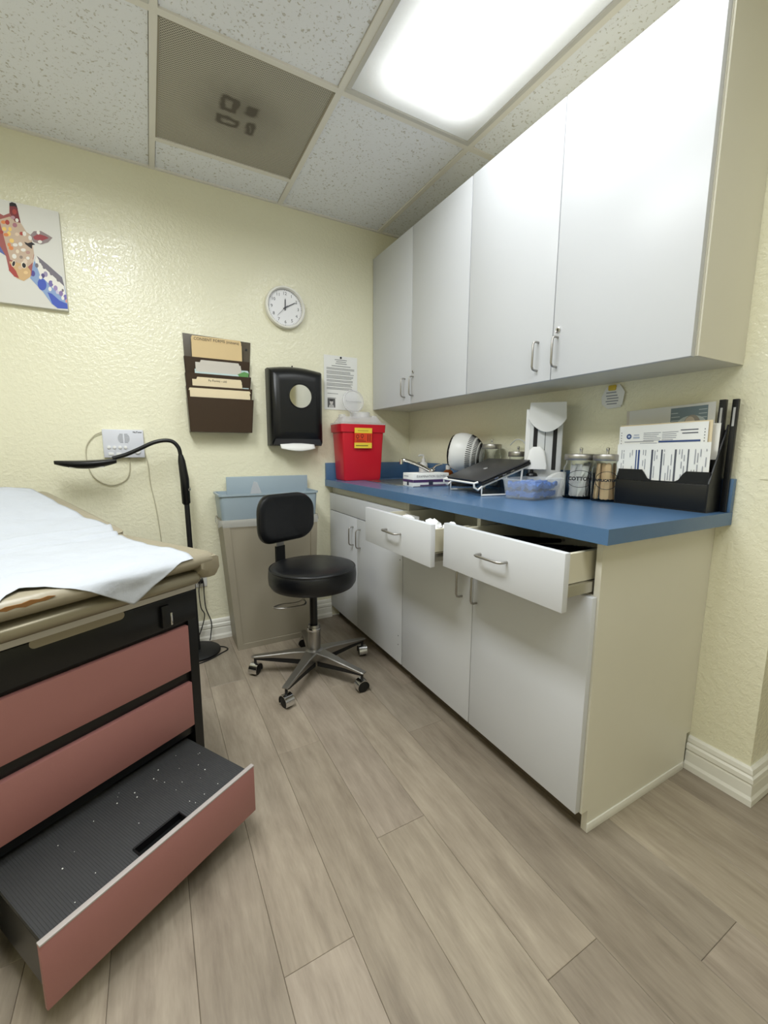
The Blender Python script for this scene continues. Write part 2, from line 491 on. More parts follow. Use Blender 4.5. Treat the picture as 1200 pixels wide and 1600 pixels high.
# floor with single planks
fl = tag(box('floor', XL, XR, YF, 0, -.03, -.008, M['subfloor']), kind='structure')
ORG_f = ORG[fl]
PW, PL = .1585, 1.22
joint = {-1: -.62, 0: -1.75, 1: -1.105, 2: -1.563, 3: -2.015, 4: -1.226, 5: -2.15, 6: -1.6, 7: -2.4}
tone = {(0, -1.75, 1): 1.04, (3, -2.015, 1): .80, (3, -2.015, 0): 1.02, (1, -1.105, 1): .90, (2, -1.563, 1): 1.02, (2, -1.563, 0): .95, (4, -1.226, 1): .84, (5, -2.15, 0): .86, (4, -1.226, 0): .88, (1, -1.105, 0): 1.0, (0, -1.75, 0): 1.0}
for k in range(-10, 16):
    x0 = -1.39 + PW * k; x1 = x0 + PW
    if x1 < XL or x0 > XR: continue
    x0 = max(x0, XL); x1 = min(x1, XR)
    j = joint.get(k, -random.uniform(.2, 1.4))
    ys = [j - PL * q for q in range(-3, 5)]
    for a, y1 in enumerate(ys):
        y0 = y1 - PL
        ya, yb = max(y0, YF), min(y1, 0.0)
        if yb - ya < .02: continue
        if x0 > 0 and ya >= YE: continue
        e = .0003; c = .0009
        X0, X1, Y0, Y1 = x0 + e, x1 - e, ya + e, yb - e
        vs = [(X0, Y0, -.008), (X1, Y0, -.008), (X1, Y1, -.008), (X0, Y1, -.008), (X0, Y0, -c), (X1, Y0, -c), (X1, Y1, -c), (X0, Y1, -c), (X0 + c, Y0 + c, 0), (X1 - c, Y0 + c, 0), (X1 - c, Y1 - c, 0), (X0 + c, Y1 - c, 0)]
        fs = [[3, 2, 1, 0], [8, 9, 10, 11]]
        for q in range(4):
            fs.append([q, (q + 1) % 4, 4 + (q + 1) % 4, 4 + q]); fs.append([4 + q, 4 + (q + 1) % 4, 8 + (q + 1) % 4, 8 + q])
        o = mk('plank', vs, fs, M['plank'], fl)
        which = 1 if abs(y1 - j) < 1e-6 else (0 if abs(y0 - j) < 1e-6 else 2)
        t = tone.get((k, j, which), random.uniform(.84, 1.06))
        o.color = (t, t * random.uniform(.985, 1.005), t * random.uniform(.96, 1.0), 1)

# ceiling: hidden deck, then tee bars, tiles and wall angle
ce = tag(box('ceiling', XL, XR, YF, 0, ZC + .13, ZC + .16, M['tile']), kind='structure')
GX = [XL, -2.682, -2.072, -1.462, -.852, -.242, 0, .368, .978, XR]
TB = .012
Y1 = -.84
FIX = [(-.852, -.242), (-2.072, -1.462)]
def tee(x0, x1, y0, y1):
    box('tee_bar', x0, x1, y0, y1, ZC - .003, ZC + .012, M['tee'], ce)
for gx in GX[1:-1]:
    if gx == 0: continue
    tee(gx - TB, gx + TB, YF, 0 if gx < 0 else YE)
def tile(x0, x1, y0, y1):
    e = .002
    box('ceiling_tile', x0 + e, x1 - e, y0 + e, y1 - e, ZC + .004, ZC + .02, M['tile'], ce)
for i in range(len(GX) - 1):
    x0, x1 = GX[i], GX[i + 1]
    rows = [0, Y1, Y1 - 1.22, Y1 - 2.44, YF]
    if (x0, x1) == (-1.462, -.852): rows = [0, Y1 + .61] + rows[1:]
    if x1 > 0 and x0 >= 0: rows = [YE, Y1 - 2.44, YF]
    for a in range(len(rows) - 1):
        yb, ya = rows[a], rows[a + 1]
        if a > 0: tee(x0 + TB, x1 - TB, yb - TB, yb + TB)
        if (x0, x1) in FIX and yb == Y1: continue
        if (x0, x1) == (-1.462, -.852) and yb == Y1 - 1.22: continue
        if (x0, x1) == (-1.462, -.852) and abs(yb - (Y1 + .61)) < 1e-6: continue
        tile(x0 + (TB if x0 > XL else 0), x1 - (TB if x1 < XR else 0), ya + TB * .5, yb - TB * .5)
# wall angle
box('wall_angle', XL, 0, -.014, 0, ZC - .004, ZC + .012, M['tee'], ce)
box('wall_angle', -.014, 0, YE, -.014, ZC - .004, ZC + .012, M['tee'], ce)
box('wall_angle', XL, XL + .014, YF, -.014, ZC - .004, ZC + .012, M['tee'], ce)

# baseboards with a stepped moulding profile
BP = [(0, 0), (.021, 0), (.021, .020), (.0165, .030), (.0155, .062), (.013, .068), (.0175, .074), (.0165, .088), (.011, .094), (.0125, .100), (.010, .112), (.004, .118), (0, .118)]
def baseboard(name, path, outs):
    rings = [[(p[0] + o[0] * a, p[1] + o[1] * a, z) for a, z in BP] for p, o in zip(path, outs)]
    return tag(MB().loft(rings).build(name, M['trim_white']), kind='structure')
baseboard('baseboard_back', [(XL, 0), (-.588, 0)], [(0, -1), (0, -1)])
baseboard('baseboard_right', [(0, -1.832), (0, YE), (XR, YE)], [(-1, 0), (-1, -1), (0, -1)])
baseboard('baseboard_left', [(XL, -.022), (XL, YF)], [(1, 0), (1, 0)])
baseboard('baseboard_front', [(XL + .022, YF), (XR, YF)], [(0, 1), (0, 1)])
# clear-painted corner guard on the outer corner, starts at counter height
cg = MB().prism([(-.0022, -1.928, 1.0), (.0, -1.928, 1.0), (0, YE, 1.0), (.07, YE, 1.0), (.07, YE - .0022, 1.0), (-.0022, YE - .0022, 1.0)], (0, 0, 1.3))
tag(cg.build('trim_1', M['wall']), kind='structure')

# ------------------------------------------------------------------ ceiling fixtures
def troffer(x0, x1, label, ytop=None, dim=1.0):
    y1 = Y1 if ytop is None else ytop
    y0 = y1 - 1.22
    t = thing('ceiling_light', label, 'ceiling light', ((x0 + x1) / 2, (y0 + y1) / 2, ZC), group='recessed fluorescent ceiling lights')
    X0, X1, Ya, Yb = x0 + TB, x1 - TB, y0 + TB, y1 - TB
    f = MB(); wd = .018
    f.box(X0, X1, Ya, Ya + wd, ZC - .006, ZC + .012, .002).box(X0, X1, Yb - wd, Yb, ZC - .006, ZC + .012, .002).box(X0, X0 + wd, Ya + wd, Yb - wd, ZC - .006, ZC + .012, .002).box(X1 - wd, X1, Ya + wd, Yb - wd, ZC - .006, ZC + .012, .002)
    f.build('door_frame', M['fixture'], t)
    box('housing', X0 + .004, X1 - .004, Ya + .004, Yb - .004, ZC + .03, ZC + .10, M['fixture'], t)
    box('diffuser', X0 + wd, X1 - wd, Ya + wd, Yb - wd, ZC + .001, ZC + .006, M['diffuser'], t)
    ld = bpy.data.lights.new('tube_light', 'AREA'); ld.shape = 'RECTANGLE'
    ld.size = .40; ld.size_y = 1.0; ld.energy = LAMP_W * dim; ld.color = (.95, .985, 1.0); ld.spread = R(168)
    lo = bpy.data.objects.new('tube_light', ld); COL.objects.link(lo)
    lo.parent = t; lo.location = (0, 0, -.0005)
    return t
troffer(-.852, -.242, 'lit fluorescent ceiling panel above the upper cabinets', dim=.20)     # dimmed to keep the cabinet doors from clipping to white
troffer(-2.072, -1.462, 'fluorescent ceiling panel above the exam table')
troffer(-1.462, -.852, 'fluorescent ceiling panel above the camera, out of view, added as fill light', Y1 - 1.22, dim=.45)  # unseen fixture, inferred from the foreground brightness and added as fill
t = thing('air_vent', 'grey perforated air return panel with dark soot marks in the ceiling', 'vent', (-1.157, Y1 + .305, ZC))
box('perforated_sheet', -1.462 + TB, -.852 - TB, Y1 + TB, Y1 + .61 - TB * .3, ZC + .002, ZC + .006, M['vent'], t)
f = MB()
a0, a1, b0, b1 = -1.462 + TB, -.852 - TB, Y1 + TB, Y1 + .61 - TB * .3
for q in ((a0, a1, b0, b0 + .006), (a0, a1, b1 - .006, b1), (a0, a0 + .006, b0, b1), (a1 - .006, a1, b0, b1)):
    f.box(*q, ZC - .001, ZC + .008)
f.build('rim', M['bin_taupe'], t)

# ------------------------------------------------------------------ handles, locks
def pull(parent, p0, p1, out, r=.0038, d=.028):
    """wire pull: p0,p1 ends on the door face, out = outward unit vector"""
    p0, p1, out = Vector(p0), Vector(p1), Vector(out)
    e = (p1 - p0).normalized()
    pts = [p0, p0 + out * (d - .012), p0 + out * (d - .004) + e * .003, p0 + out * d + e * .012, p1 + out * d - e * .012, p1 + out * (d - .004) - e * .003, p1 + out * (d - .012), p1]
    return MB().tube(pts, r, 10).build('handle', M['brushed'], parent, True)
def camlock(parent, p, out):
    Mx = Matrix.Translation(p) @ Vector(out).to_track_quat('Z', 'Y').to_matrix().to_4x4()
    o = MB().lathe([(.0095, 0), (.0095, .004), (.007, .006), (.004, .005)], Mx, 20).build('lock', M['chrome'], parent, True)
    MB().box(-.0012, .0012, -.004, .004, .0045, .0065, 0, Mx).build('keyhole', M['black_matte'], o)
    return o

# ------------------------------------------------------------------ upper cabinets
DU, ZB, ZT = .2816, 1.334, 2.233
DT = .019
def upper(ya, ymid, yb, label, exposed):
    t = thing('wall_cabinet', label, 'cabinet', (-.14, (ya + yb) / 2, ZB), group='white wall cabinets above the counter')
    b = MB()
    b.box(-DU + DT + .002, -.001, ya - .016, ya, ZB, ZT).box(-DU + DT + .002, -.001, yb, yb + .016, ZB, ZT)
    b.box(-DU + DT + .002, -.001, yb + .016, ya - .016, ZB, ZB + .018).box(-DU + DT + .002, -.001, yb + .016, ya - .016, ZT - .018, ZT)
    b.box(-.012, -.001, yb + .016, ya - .016, ZB + .018, ZT - .018)
    b.build('body', M['cab_side'], t)
    g = .0018
    for y0, y1, hy, lk in ((ya, ymid, ymid + .062, False), (ymid, yb, ymid - .023, True)):
        d = box('door', -DU, -DU + DT, y1 + g, y0 - g, ZB - .002, ZT, M['cab'], t, .0012)
        pull(d, (-DU, hy, ZB + .139), (-DU, hy, ZB + .039), (-1, 0, 0))
        if lk: camlock(d, (-DU, hy, ZB + .163), (-1, 0, 0))
    return t
upper(-.004, -.4585, -.926, 'white two-door wall cabinet above the red sharps container', False)
upper(-.928, -1.3915, -1.848, 'white two-door wall cabinet nearest the camera, above the jars', True)
box('end_panel', -DU + DT + .004, -.001, -1.853, -1.8485, ZB, ZT, M['cab_side'], [o for o in bpy.data.objects if o.name.startswith('wall_cabinet')][1])

# ------------------------------------------------------------------ base cabinets
DD = .587; FC = -.567; ZTOP = .856; YP = -1.832
PL_X = -.53
def carcass(t, ya, yb, endpanel, mid=None):
    b = MB()
    b.box(FC, -.002, ya - .017, ya, .075, ZTOP)
    if not endpanel: b.box(FC, -.002, yb, yb + .017, .075, ZTOP)
    y0 = yb + .017
    b.box(FC, -.014, y0, ya - .017, .075, .092)
    b.box(-.014, -.002, y0, ya - .017, .075, ZTOP)
    b.box(FC, FC + .018, y0, ya - .017, .685, .706)
    if mid is not None: b.box(FC, -.014, mid - .009, mid + .009, .706, ZTOP)
    else: b.box(FC, FC + .018, y0, ya - .017, .80, ZTOP)
    b.build('body', M['cab_side'], t)
    box('plinth', PL_X, PL_X + .016, yb + (.018 if endpanel else 0), ya, 0, .074, M['plinth'], t)
def base_door(t, y0, y1, hy, z0=.074, z1=.704, holes=None):
    d = box('door', -DD, -DD + DT, y1 + .0015, y0 - .0015, z0, z1, M['cab'], t, .0012)
    pull(d, (-DD, hy, .65), (-DD, hy, .548), (-1, 0, 0))
    if holes:
        for (yy, zz) in holes:
            Mx = Matrix.Translation((-DD, yy, zz)) @ Vector((-1, 0, 0)).to_track_quat('Z', 'Y').to_matrix().to_4x4()
            MB().lathe([(.0028, -.001), (.0028, .0006)], Mx, 10).build('screw_hole', M['black_matte'], d)
    return d
t1 = thing('sink_cabinet', 'white base cabinet under the sink with two closed doors behind the stool', 'cabinet', (-.29, -.45, 0), group='white base cabinets')
carcass(t1, -.004, -.889, False)
box('false_drawer_front', -DD, -DD + DT, -.887, -.006, .708, .812, M['cab'], t1, .0012)
base_door(t1, -.005, -.402, -.356)
base_door(t1, -.402, -.888, -.447, holes=[(-.867, .58), (-.857, .208), (-.857, .164)])
t2 = thing('drawer_cabinet', 'white base cabinet with two pulled-out drawers at the near end', 'cabinet', (-.29, -1.36, 0), group='white base cabinets')
carcass(t2, -.891, YP, True, mid=-1.365)
base_door(t2, -.892, -1.37, -1.312)
base_door(t2, -1.37, YP + .004, -1.392)
# end panel to the floor
ep = MB()
ep.box(FC, -.001, YP, YP + .017, .13, ZTOP).box(FC, -.023, YP, YP + .017, .070, .13).box(-.540, -.023, YP, YP + .017, 0, .070)
ep.build('end_panel', M['cab_side'], t2)
box('shoe_strip', -.541, -.03, YP - .004, YP, 0, .028, M['trim_white'], t2, .001)

def drawer(t, ya, yb, xf, z0, z1, s0, s1):
    """drawer pulled out so its front face is at xf"""
    d = box('drawer', xf, xf + DT, yb, ya, z0, z1, M['cab'], t, .0015)
    b = MB(); zt = z1 - .022; zb = z0 + .045; xe = xf + .45
    b.box(xf + DT, xe, s0 - .012, s0, zb, zt).box(xf + DT, xe, s1, s1 + .012, zb, zt).box(xe - .012, xe, s1 + .012, s0 - .012, zb, zt).box(xf + DT, xe - .012, s1 + .012, s0 - .012, zb, zb + .006)
    b.build('drawer_box', M['cab_edge'], d)
    for yy, sg in ((s0, 1), (s1, -1)):
        sl = MB().box(xf + DT + .001, xf + .30, yy + sg * .001, yy + sg * .011, zb - .030, zb - .002).box(xf + DT + .001, xf + .30, yy - .011 * sg, yy + sg * .001, zb - .006, zb - .001)
        sl.build('slide', M['steel'], d)
    yc = (ya + yb) / 2; zc = z0 + (z1 - z0) * .56
    pull(d, (xf, yc + .052, zc), (xf, yc - .052, zc), (-1, 0, 0))
    return d
drawer(t2, -.879, -1.363, -.770, .693, .838, -.922, -1.343)
drawer(t2, -1.386, -1.850, -.735, .700, .8455, -1.389, -1.801)

# countertop with splash boards, real cut-out for the sink
CT = .0394; H = .8953; DC = .6155; YC = -1.8732
SX0, SX1, SY0, SY1 = -.43, -.12, -.60, -.22
ct = thing('countertop', 'blue laminate countertop with backsplash over the white base cabinets', 'countertop', (-.31, -.94, H - CT))
b = MB()
for q in ((-DC, SX0, YC, -.001), (SX1, -.001, YC, -.001), (SX0, SX1, YC, SY0), (SX0, SX1, SY1, -.001)):
    b.box(q[0], q[1], q[2], q[3], H - CT, H)
b.build('slab', M['counter'], ct)
box('back_splash', -.021, -.001, YC, -.002, H, H + .1025, M['counter'], ct, .0015)
box('side_splash', -DC + .001, -.021, -.021, -.002, H, H + .1025, M['counter'], ct, .0015)

# sink
sk = thing('sink', 'stainless steel sink set into the blue counter', 'sink', (-.275, -.41, H - .15))
o2, i2, zz = rrect(SX1 - SX0 + .03, SY1 - SY0 + .03, .04), rrect(SX1 - SX0 - .02, SY1 - SY0 - .02, .04), H
cx, cy = (SX0 + SX1) / 2, (SY0 + SY1) / 2
i3 = rrect(SX1 - SX0 - .05, SY1 - SY0 - .05, .05)
P3 = lambda L_, z: [(cx + a, cy + b_, z) for a, b_ in L_]
MB().loft([P3(o2, H + .0005), P3(o2, H + .004), P3(i2, H + .002), P3(i2, H - .01), P3(i3, H - .14), P3([(a * .3, b_ * .3) for a, b_ in i3], H - .148)]).build('basin', M['steel'], sk, True)
MB().lathe([(.03, 0), (.03, .003), (.02, .004), (.018, .001)], Matrix.Translation((cx, cy, H - .148)), 24).build('drain', M['chrome'], sk, True)
# faucet
fa = thing('faucet', 'chrome single-lever faucet at the back of the sink', 'faucet', (-.085, -.40, H))
MB().lathe([(.028, 0), (.028, .006), (.02, .012), (.019, .05), (.022, .06), (.018, .072), (.008, .078)], Matrix.Translation((-.085, -.40, H)), 24).build('body', M['chrome'], fa, True)
sp = spline([(-.09, -.395, H + .055), (-.14, -.375, H + .085), (-.22, -.34, H + .118), (-.255, -.325, H + .125)], 6)
MB().tube(sp, [.011] * (len(sp) - 3) + [.010, .010, .012], 12).build('spout', M['chrome'], fa, True)
MB().tube([(-.255, -.325, H + .128), (-.256, -.325, H + .100)], .011, 14).build('aerator', M['chrome'], fa, True)
MB().tube([(-.085, -.40, H + .07), (-.075, -.425, H + .092), (-.06, -.46, H + .102)], [.007, .006, .005], 10).build('lever', M['chrome'], fa, True)
# soap bottle
so = thing('soap_bottle', 'white pump soap bottle behind the faucet', 'bottle', (-.055, -.26, H))
MB().lathe([(.026, 0), (.028, .004), (.028, .085), (.024, .1), (.012, .11), (.012, .118)], Matrix.Translation((-.055, -.26, H)), 24).build('body', M['white_plastic'], so, True)
MB().lathe([(.013, .118), (.013, .13), (.005, .131), (.005, .15)], Matrix.Translation((-.055, -.26, H)), 16).tube([(-.055, -.26, H + .15), (-.075, -.252, H + .152), (-.085, -.248, H + .146)], .006, 8).build('pump', M['white_plastic'], so, True)

# ------------------------------------------------------------------ sharps container
sc = thing('sharps_container', 'red sharps container with clear lid and yellow warning label on the counter', 'sharps container', (-.44, -.11, H))
cx, cy = -.4375, -.1085
def rect3(w_, d_, z, r=.012, ox=0, oy=0): return [(cx + ox + a, cy + oy + b_, z) for a, b_ in rrect(w_, d_, r, 3)]
MB().loft([rect3(.235, .135, H + .001), rect3(.245, .14, H + .01), rect3(.272, .158, H + .285), rect3(.29, .172, H + .287), rect3(.296, .174, H + .332), rect3(.286, .166, H + .334), rect3(.27, .15, H + .30)], True).build('bucket', M['red'], sc, True)
MB().loft([rect3(.300, .174, H + .332, .014), rect3(.300, .174, H + .341, .014), rect3(.27, .15, H + .345, .02), rect3(.235, .12, H + .377, .03), rect3(.15, .10, H + .380, .03)], True).build('lid', M['clear_lid'], sc, True)
Mx = Matrix.Translation((cx + .02, cy, H + .374))
MB().lathe([(.056, 0), (.056, .03), (.052, .034), (.05, .03), (.05, 0)], Mx, 28, False).build('neck', M['clear_lid'], sc, True)
for dx in (-.105, .105):
    MB().box(cx + dx - .018, cx + dx + .018, cy - .02, cy + .02, H + .345, H + .392, .006).build('lid_latch', M['clear_lid'], sc, True)
Mx = Matrix.Translation((cx - .015, cy + .045, H + .475)) @ Euler((R(82), 0, 0)).to_matrix().to_4x4()
ca = MB().lathe([(.066, 0), (.070, .004), (.070, .014), (.062, .018), (.058, .012)], Mx, 32).build('cap', M['clear_lid'], sc, True)
MB().box(-.05, .05, -.004, .004, .013, .019, .001, Mx).build('grip_rib', M['clear_lid'], ca)
MB().box(cx - .035, cx + .005, cy + .038, cy + .046, H + .375, H + .42, .002).build('hinge', M['clear_lid'], sc)
# label on the front face
fz0, fz1 = H + .195, H + .312
O = Vector((-.505, cy - .0885, H + .193)); U = (1, 0, 0); V = Vector((0, -.012, .29)).normalized()
oc, yc_ = srgb(222, 70, 30), srgb(243, 214, 70)
pl = [(quad(0, .115, 0, .118), yc_), (quad(0, .115, .032, .088), oc)]
dk = srgb(140, 40, 20)
for a, b_ in ((.02, .068), (.05, .072)):
    pl += [(disc(a, b_, .011), dk), (disc(a, b_, .006), oc), (disc(a, b_ - .012, .004), dk)]
pl += [(quad(.085, .091, .04, .082), dk), (quad(.099, .105, .04, .082), dk), (quad(.012, .075, .038, .042), dk), (quad(.012, .06, .046, .049), dk)]
pl += [(quad(.01, .09, .012, .018), srgb(130, 120, 40)), (quad(.02, .09, .1, .104), srgb(190, 160, 60))]
prints('label', pl, O - Vector((0, .0005, 0)), U, V, sc, lift=.002)

# ------------------------------------------------------------------ glove box
gb = thing('glove_box', 'white and purple glove box beside the sink', 'box', (-.31, -.66, H), rotz=R(-4), local=True)
MB().box(-.105, .105, -.055, .055, 0, .068, .0015).build('carton', M['paper'], gb, True)
pu, dk = srgb(74, 48, 96), srgb(50, 52, 70)
prints('front_print', [(quad(0, .21, .022, .036), pu), (quad(.04, .20, .004, .010), pu), (quad(0, .21, 0, .003), dk), (quad(.09, .115, .008, .03), dk)], (-.105, -.055, 0), (1, 0, 0), (0, 0, 1), gb)
prints('side_print', [(quad(0, .11, .022, .036), pu), (quad(.045, .065, .006, .028), dk), (quad(.01, .06, .05, .054), srgb(150, 150, 160))], (-.105, .055, 0), (0, -1, 0), (0, 0, 1), gb)
text('lettering', 'EXAMINATION GLOVES', .016, (-.0, -.055, .052), (1, 0, 0), (0, 0, 1), M['ink_grey'], gb)
prints('top_print', [(disc(.105, .055, .05, .018), srgb(188, 188, 196))], (-.105, -.055, .068), (1, 0, 0), (0, 1, 0), gb)

# ------------------------------------------------------------------ desk fan (white, round)
fn = thing('desk_fan', 'round white desk fan with slotted shell behind the laptop', 'fan', (-.125, -.74, H), rotz=R(36), local=True)
# axis along local +Y (grille faces the back wall)
Mx = Matrix.Translation((0, 0, .172)) @ Euler((R(-90 + 8), 0, 0)).to_matrix().to_4x4()
MB().lathe([(.001, -.098), (.035, -.0925), (.062, -.078), (.083, -.055), (.0955, -.025), (.100, .005), (.0975, .035), (.089, .056), (.083, .060), (.079, .05), (.06, .0)], Mx, 40, False).build('shell', M['white_plastic'], fn, True)
g = MB()
for k in range(56):
    a = 2 * math.pi * k / 56
    for r0, z0_, r1, z1_ in ((.046, -.088, .060, -.0795), (.066, -.0745, .080, -.0585), (.0855, -.050, .0945, -.028)):
        p0 = Mx @ Vector((r0 * math.cos(a), r0 * math.sin(a), z0_)); p1 = Mx @ Vector((r1 * math.cos(a), r1 * math.sin(a), z1_))
        g.tube([p0, p1], .0019, 5)
g.build('vent_slots', M['black_matte'], fn)
gr = MB()
for q in range(5):
    rr = .018 + .0155 * q
    gr.tube([Mx @ Vector((rr * math.cos(2 * math.pi * k / 28), rr * math.sin(2 * math.pi * k / 28), .062 + .022 * (1 - (rr / .09) ** 2))) for k in range(29)], .0022, 6)
for k in range(12):
    a = 2 * math.pi * k / 12
    gr.tube([Mx @ Vector((r_ * math.cos(a), r_ * math.sin(a), .062 + .022 * (1 - (r_ / .09) ** 2))) for r_ in (.012, .05, .080)], .0022, 6)
gr.build('grille', M['black_plastic'], fn, True)
MB().lathe([(.074, .03), (.074, .038), (.02, .04)], Mx, 32).build('hub_plate', M['black_matte'], fn, True)
MB().lathe([(.07, 0), (.07, .012), (.05, .022), (.03, .03)], None, 28).build('base', M['black_plastic'], fn, True)
MB().tube([(0, 0, .02), (0, .0, .09)], .02, 14).build('neck', M['white_plastic'], fn, True)
# amber bottle
ab = thing('amber_bottle', 'small brown bottle beside the fan', 'bottle', (-.12, -.60, H))
MB().lathe([(.028, 0), (.03, .004), (.03, .055), (.024, .07), (.012, .078)], Matrix.Translation((-.12, -.60, H)), 22).build('body', M['amber'], ab, True)
MB().lathe([(.014, .078), (.014, .1), (.012, .102)], Matrix.Translation((-.12, -.60, H)), 18).build('cap', M['white_plastic'], ab, True)

# ------------------------------------------------------------------ laptop on wire stand
YAWL, TILT = -.196, .359
LW, LD, LT = .316, .241, .020
Ml = Matrix(((math.sin(YAWL), math.cos(YAWL) * math.cos(TILT), 0), (-math.cos(YAWL), math.sin(YAWL) * math.cos(TILT), 0), (0, math.sin(TILT), 0))).to_4x4()
e1 = Vector((math.sin(YAWL), -math.cos(YAWL), 0)); e2 = Vector((math.cos(YAWL) * math.cos(TILT), math.sin(YAWL) * math.cos(TILT), math.sin(TILT))); e3 = e1.cross(e2)
A0 = Vector((-.345, -.879, .958))
Ml = Matrix((e1, e2, e3)).transposed().to_4x4(); Ml.translation = A0 - e3 * LT
lp = thing('laptop', 'closed dark grey laptop lying tilted on a white wire stand', 'laptop', tuple(Ml.translation), rot=Ml.to_euler(), local=True)
MB().box(0, LW, 0, LD, 0, .011, .003).build('base', M['laptop_base'], lp, True)
ld = MB().box(0, LW, 0, LD, .0125, LT, .003).build('lid', M['laptop_lid'], lp, True)
prints('emblem', [(disc(LW / 2, LD / 2, .014, .009), srgb(150, 150, 152))], (0, 0, LT), (1, 0, 0), (0, 1, 0), ld)
MB().tube([(.03, LD - .004, .0118), (LW - .03, LD - .004, .0118)], .005, 10).build('hinge', M['laptop_base'], lp, True)
for px in (.06, .10, .14):
    box('port', LW - .0005, LW + .0006, px, px + .018, .003, .008, M['steel'], lp)
st = thing('laptop_stand', 'white wire stand holding the laptop at a slant', 'stand', tuple(Ml.translation), rot=Ml.to_euler(), local=True)
s = MB(); r_ = .0045
drop = lambda x, y: -( (Ml @ Vector((x, y, -r_))).z - H - r_) / e3.z
for xx in (.03, LW - .01):
    s.tube([(xx, .02 - .03, .018), (xx, -.028, .020), (xx, -.032, .004), (xx, -.02, -.012), (xx, 0, -.006), (xx, .03, -r_ - .001), (xx, LD + .02, -r_ - .001)], r_, 10)
s.tube([(.03, -.028, .020), (LW - .01, -.028, .020)], r_, 10)
s.tube([(.03, LD + .02, -r_ - .001), (LW - .01, LD + .02, -r_ - .001)], r_, 10)
s.tube([(.03, .12, -r_ - .008), (LW - .01, .12, -r_ - .008)], r_, 10)
s.build('cradle', M['white_plastic'], st, True)
Mi = Ml.inverted()
for xx in (.03, LW - .01):
    p_top = Ml @ Vector((xx, .20, -r_ * 2)); p_f = Ml @ Vector((xx, .0, -.008))
    q0 = Vector((p_top.x - .01, p_top.y, H + .0045)); q1 = Vector((p_f.x, p_f.y, H + .0045))
    MB().tube([Mi @ p for p in (p_top, q0, q1, p_f)], .0042, 10).build('leg', M['white_plastic'], st, True)

# ------------------------------------------------------------------ clear tub of blue wipes
tb = thing('plastic_tub', 'clear plastic tub filled with blue packets in front of the laptop', 'tub', (-.262, -1.318, H), rotz=R(11), local=True)
R2 = lambda w_, d_, z, r=.02: [(a, b_, z) for a, b_ in rrect(w_, d_, r, 4)]
MB().loft([R2(.175, .125, .001), R2(.183, .133, .012), R2(.200, .148, .074), R2(.212, .160, .0745), R2(.212, .160, .079), R2(.197, .145, .0775), R2(.179, .129, .014), R2(.17, .121, .006)]).build('body', M['clear_plastic'], tb, True)
rn = random.Random(3)
k = 0
for i, j, ly in [(i, j, ly) for ly in range(2) for i in range(5) for j in range(3)]:
    if True:
        k += 1
        cxx, cyy = -.064 + .032 * i, -.036 + .036 * j
        pk = MB(); nn = 6
        vs = []; fs = []
        ang = rn.uniform(-.8, .8)
        for a in range(nn):
            for b_ in range(nn):
                u_, v_ = (a / (nn - 1) - .5) * .062, (b_ / (nn - 1) - .5) * .05
                x = cxx + u_ * math.cos(ang) - v_ * math.sin(ang); y = cyy + u_ * math.sin(ang) + v_ * math.cos(ang)
                x = max(-.084, min(.084, x)); y = max(-.060, min(.060, y))
                z = (.026 if ly == 0 else .056) + .016 * noise.noise(Vector((x * 60 + k, y * 60, 0))) + .006 * (j % 2) + .010 * noise.noise(Vector((x * 140, y * 140, k)))
                vs.append((x, y, max(.018, min(.070, z + .004 * (i % 2)))))
        nb = len(vs); vs += [(x, y, max(.008, z - .012)) for x, y, z in vs]
        for a in range(nn - 1):
            for b_ in range(nn - 1):
                q = a * nn + b_
                fs.append([q, q + nn, q + nn + 1, q + 1]); fs.append([nb + q, nb + q + 1, nb + q + nn + 1, nb + q + nn])
        rim = [a * nn for a in range(nn)] + [(nn - 1) * nn + b_ for b_ in range(1, nn)] + [a * nn + nn - 1 for a in range(nn - 2, -1, -1)] + [b_ for b_ in range(nn - 2, 0, -1)]
        for q in range(len(rim)):
            fs.append([rim[q], rim[(q + 1) % len(rim)], nb + rim[(q + 1) % len(rim)], nb + rim[q]])
        Mt = Matrix.Translation((-.262, -1.318, H)) @ Matrix.Rotation(R(11), 4, 'Z')
        o = pk.add([Mt @ Vector(v) for v in vs], fs).build('blue_packet', M['blue_wipe'], None, False)
        tag(o, 'crumpled blue packet lying in the clear plastic tub', 'packet', 'blue packets in the clear tub')

# ------------------------------------------------------------------ white device column (height-adjustable instrument head)
dv = thing('instrument_column', 'tall white column device with two black slots behind the tub', 'medical device', (-.100, -1.228, H), rotz=R(-47), local=True)
# local: front faces -Y
MB().box(-.06, .068, -.035, .045, .0, .30, .008).build('column', M['grey_plastic'], dv, True)
prf = []
cap = MB()
rings = []
for y, sx, zb_ in ((-.052, .9, .325), (-.05, 1, .318), (-.036, 1, .315), (.045, 1, .315), (.05, .95, .318)):
    pass
hood = []
nseg = 14
for a in range(nseg + 1):
    x = -.068 + .144 * a / nseg
    hood.append((x, .352 - .05 - .052 * math.sin(math.pi * a / nseg) ** .8 + .01))
pts = [(x, -.054, z) for x, z in hood] + [(.072, -.054, .378), (-.064, -.054, .378)]
cap.prism(pts, (0, .104, 0)).build('hood', M['white_plastic'], dv)
for xs, z0_, z1_ in ((-.038, .175, .318), (.038, .105, .318)):
    box('slot', xs - .008, xs + .008, -.0362, -.034, z0_, z1_, M['black_matte'], dv)
box('groove', -.001, .001, -.0358, -.034, .13, .30, M['black_matte'], dv)
box('side_panel', -.078, -.058, -.028, .04, .11, .355, M['white_plastic'], dv, .004)
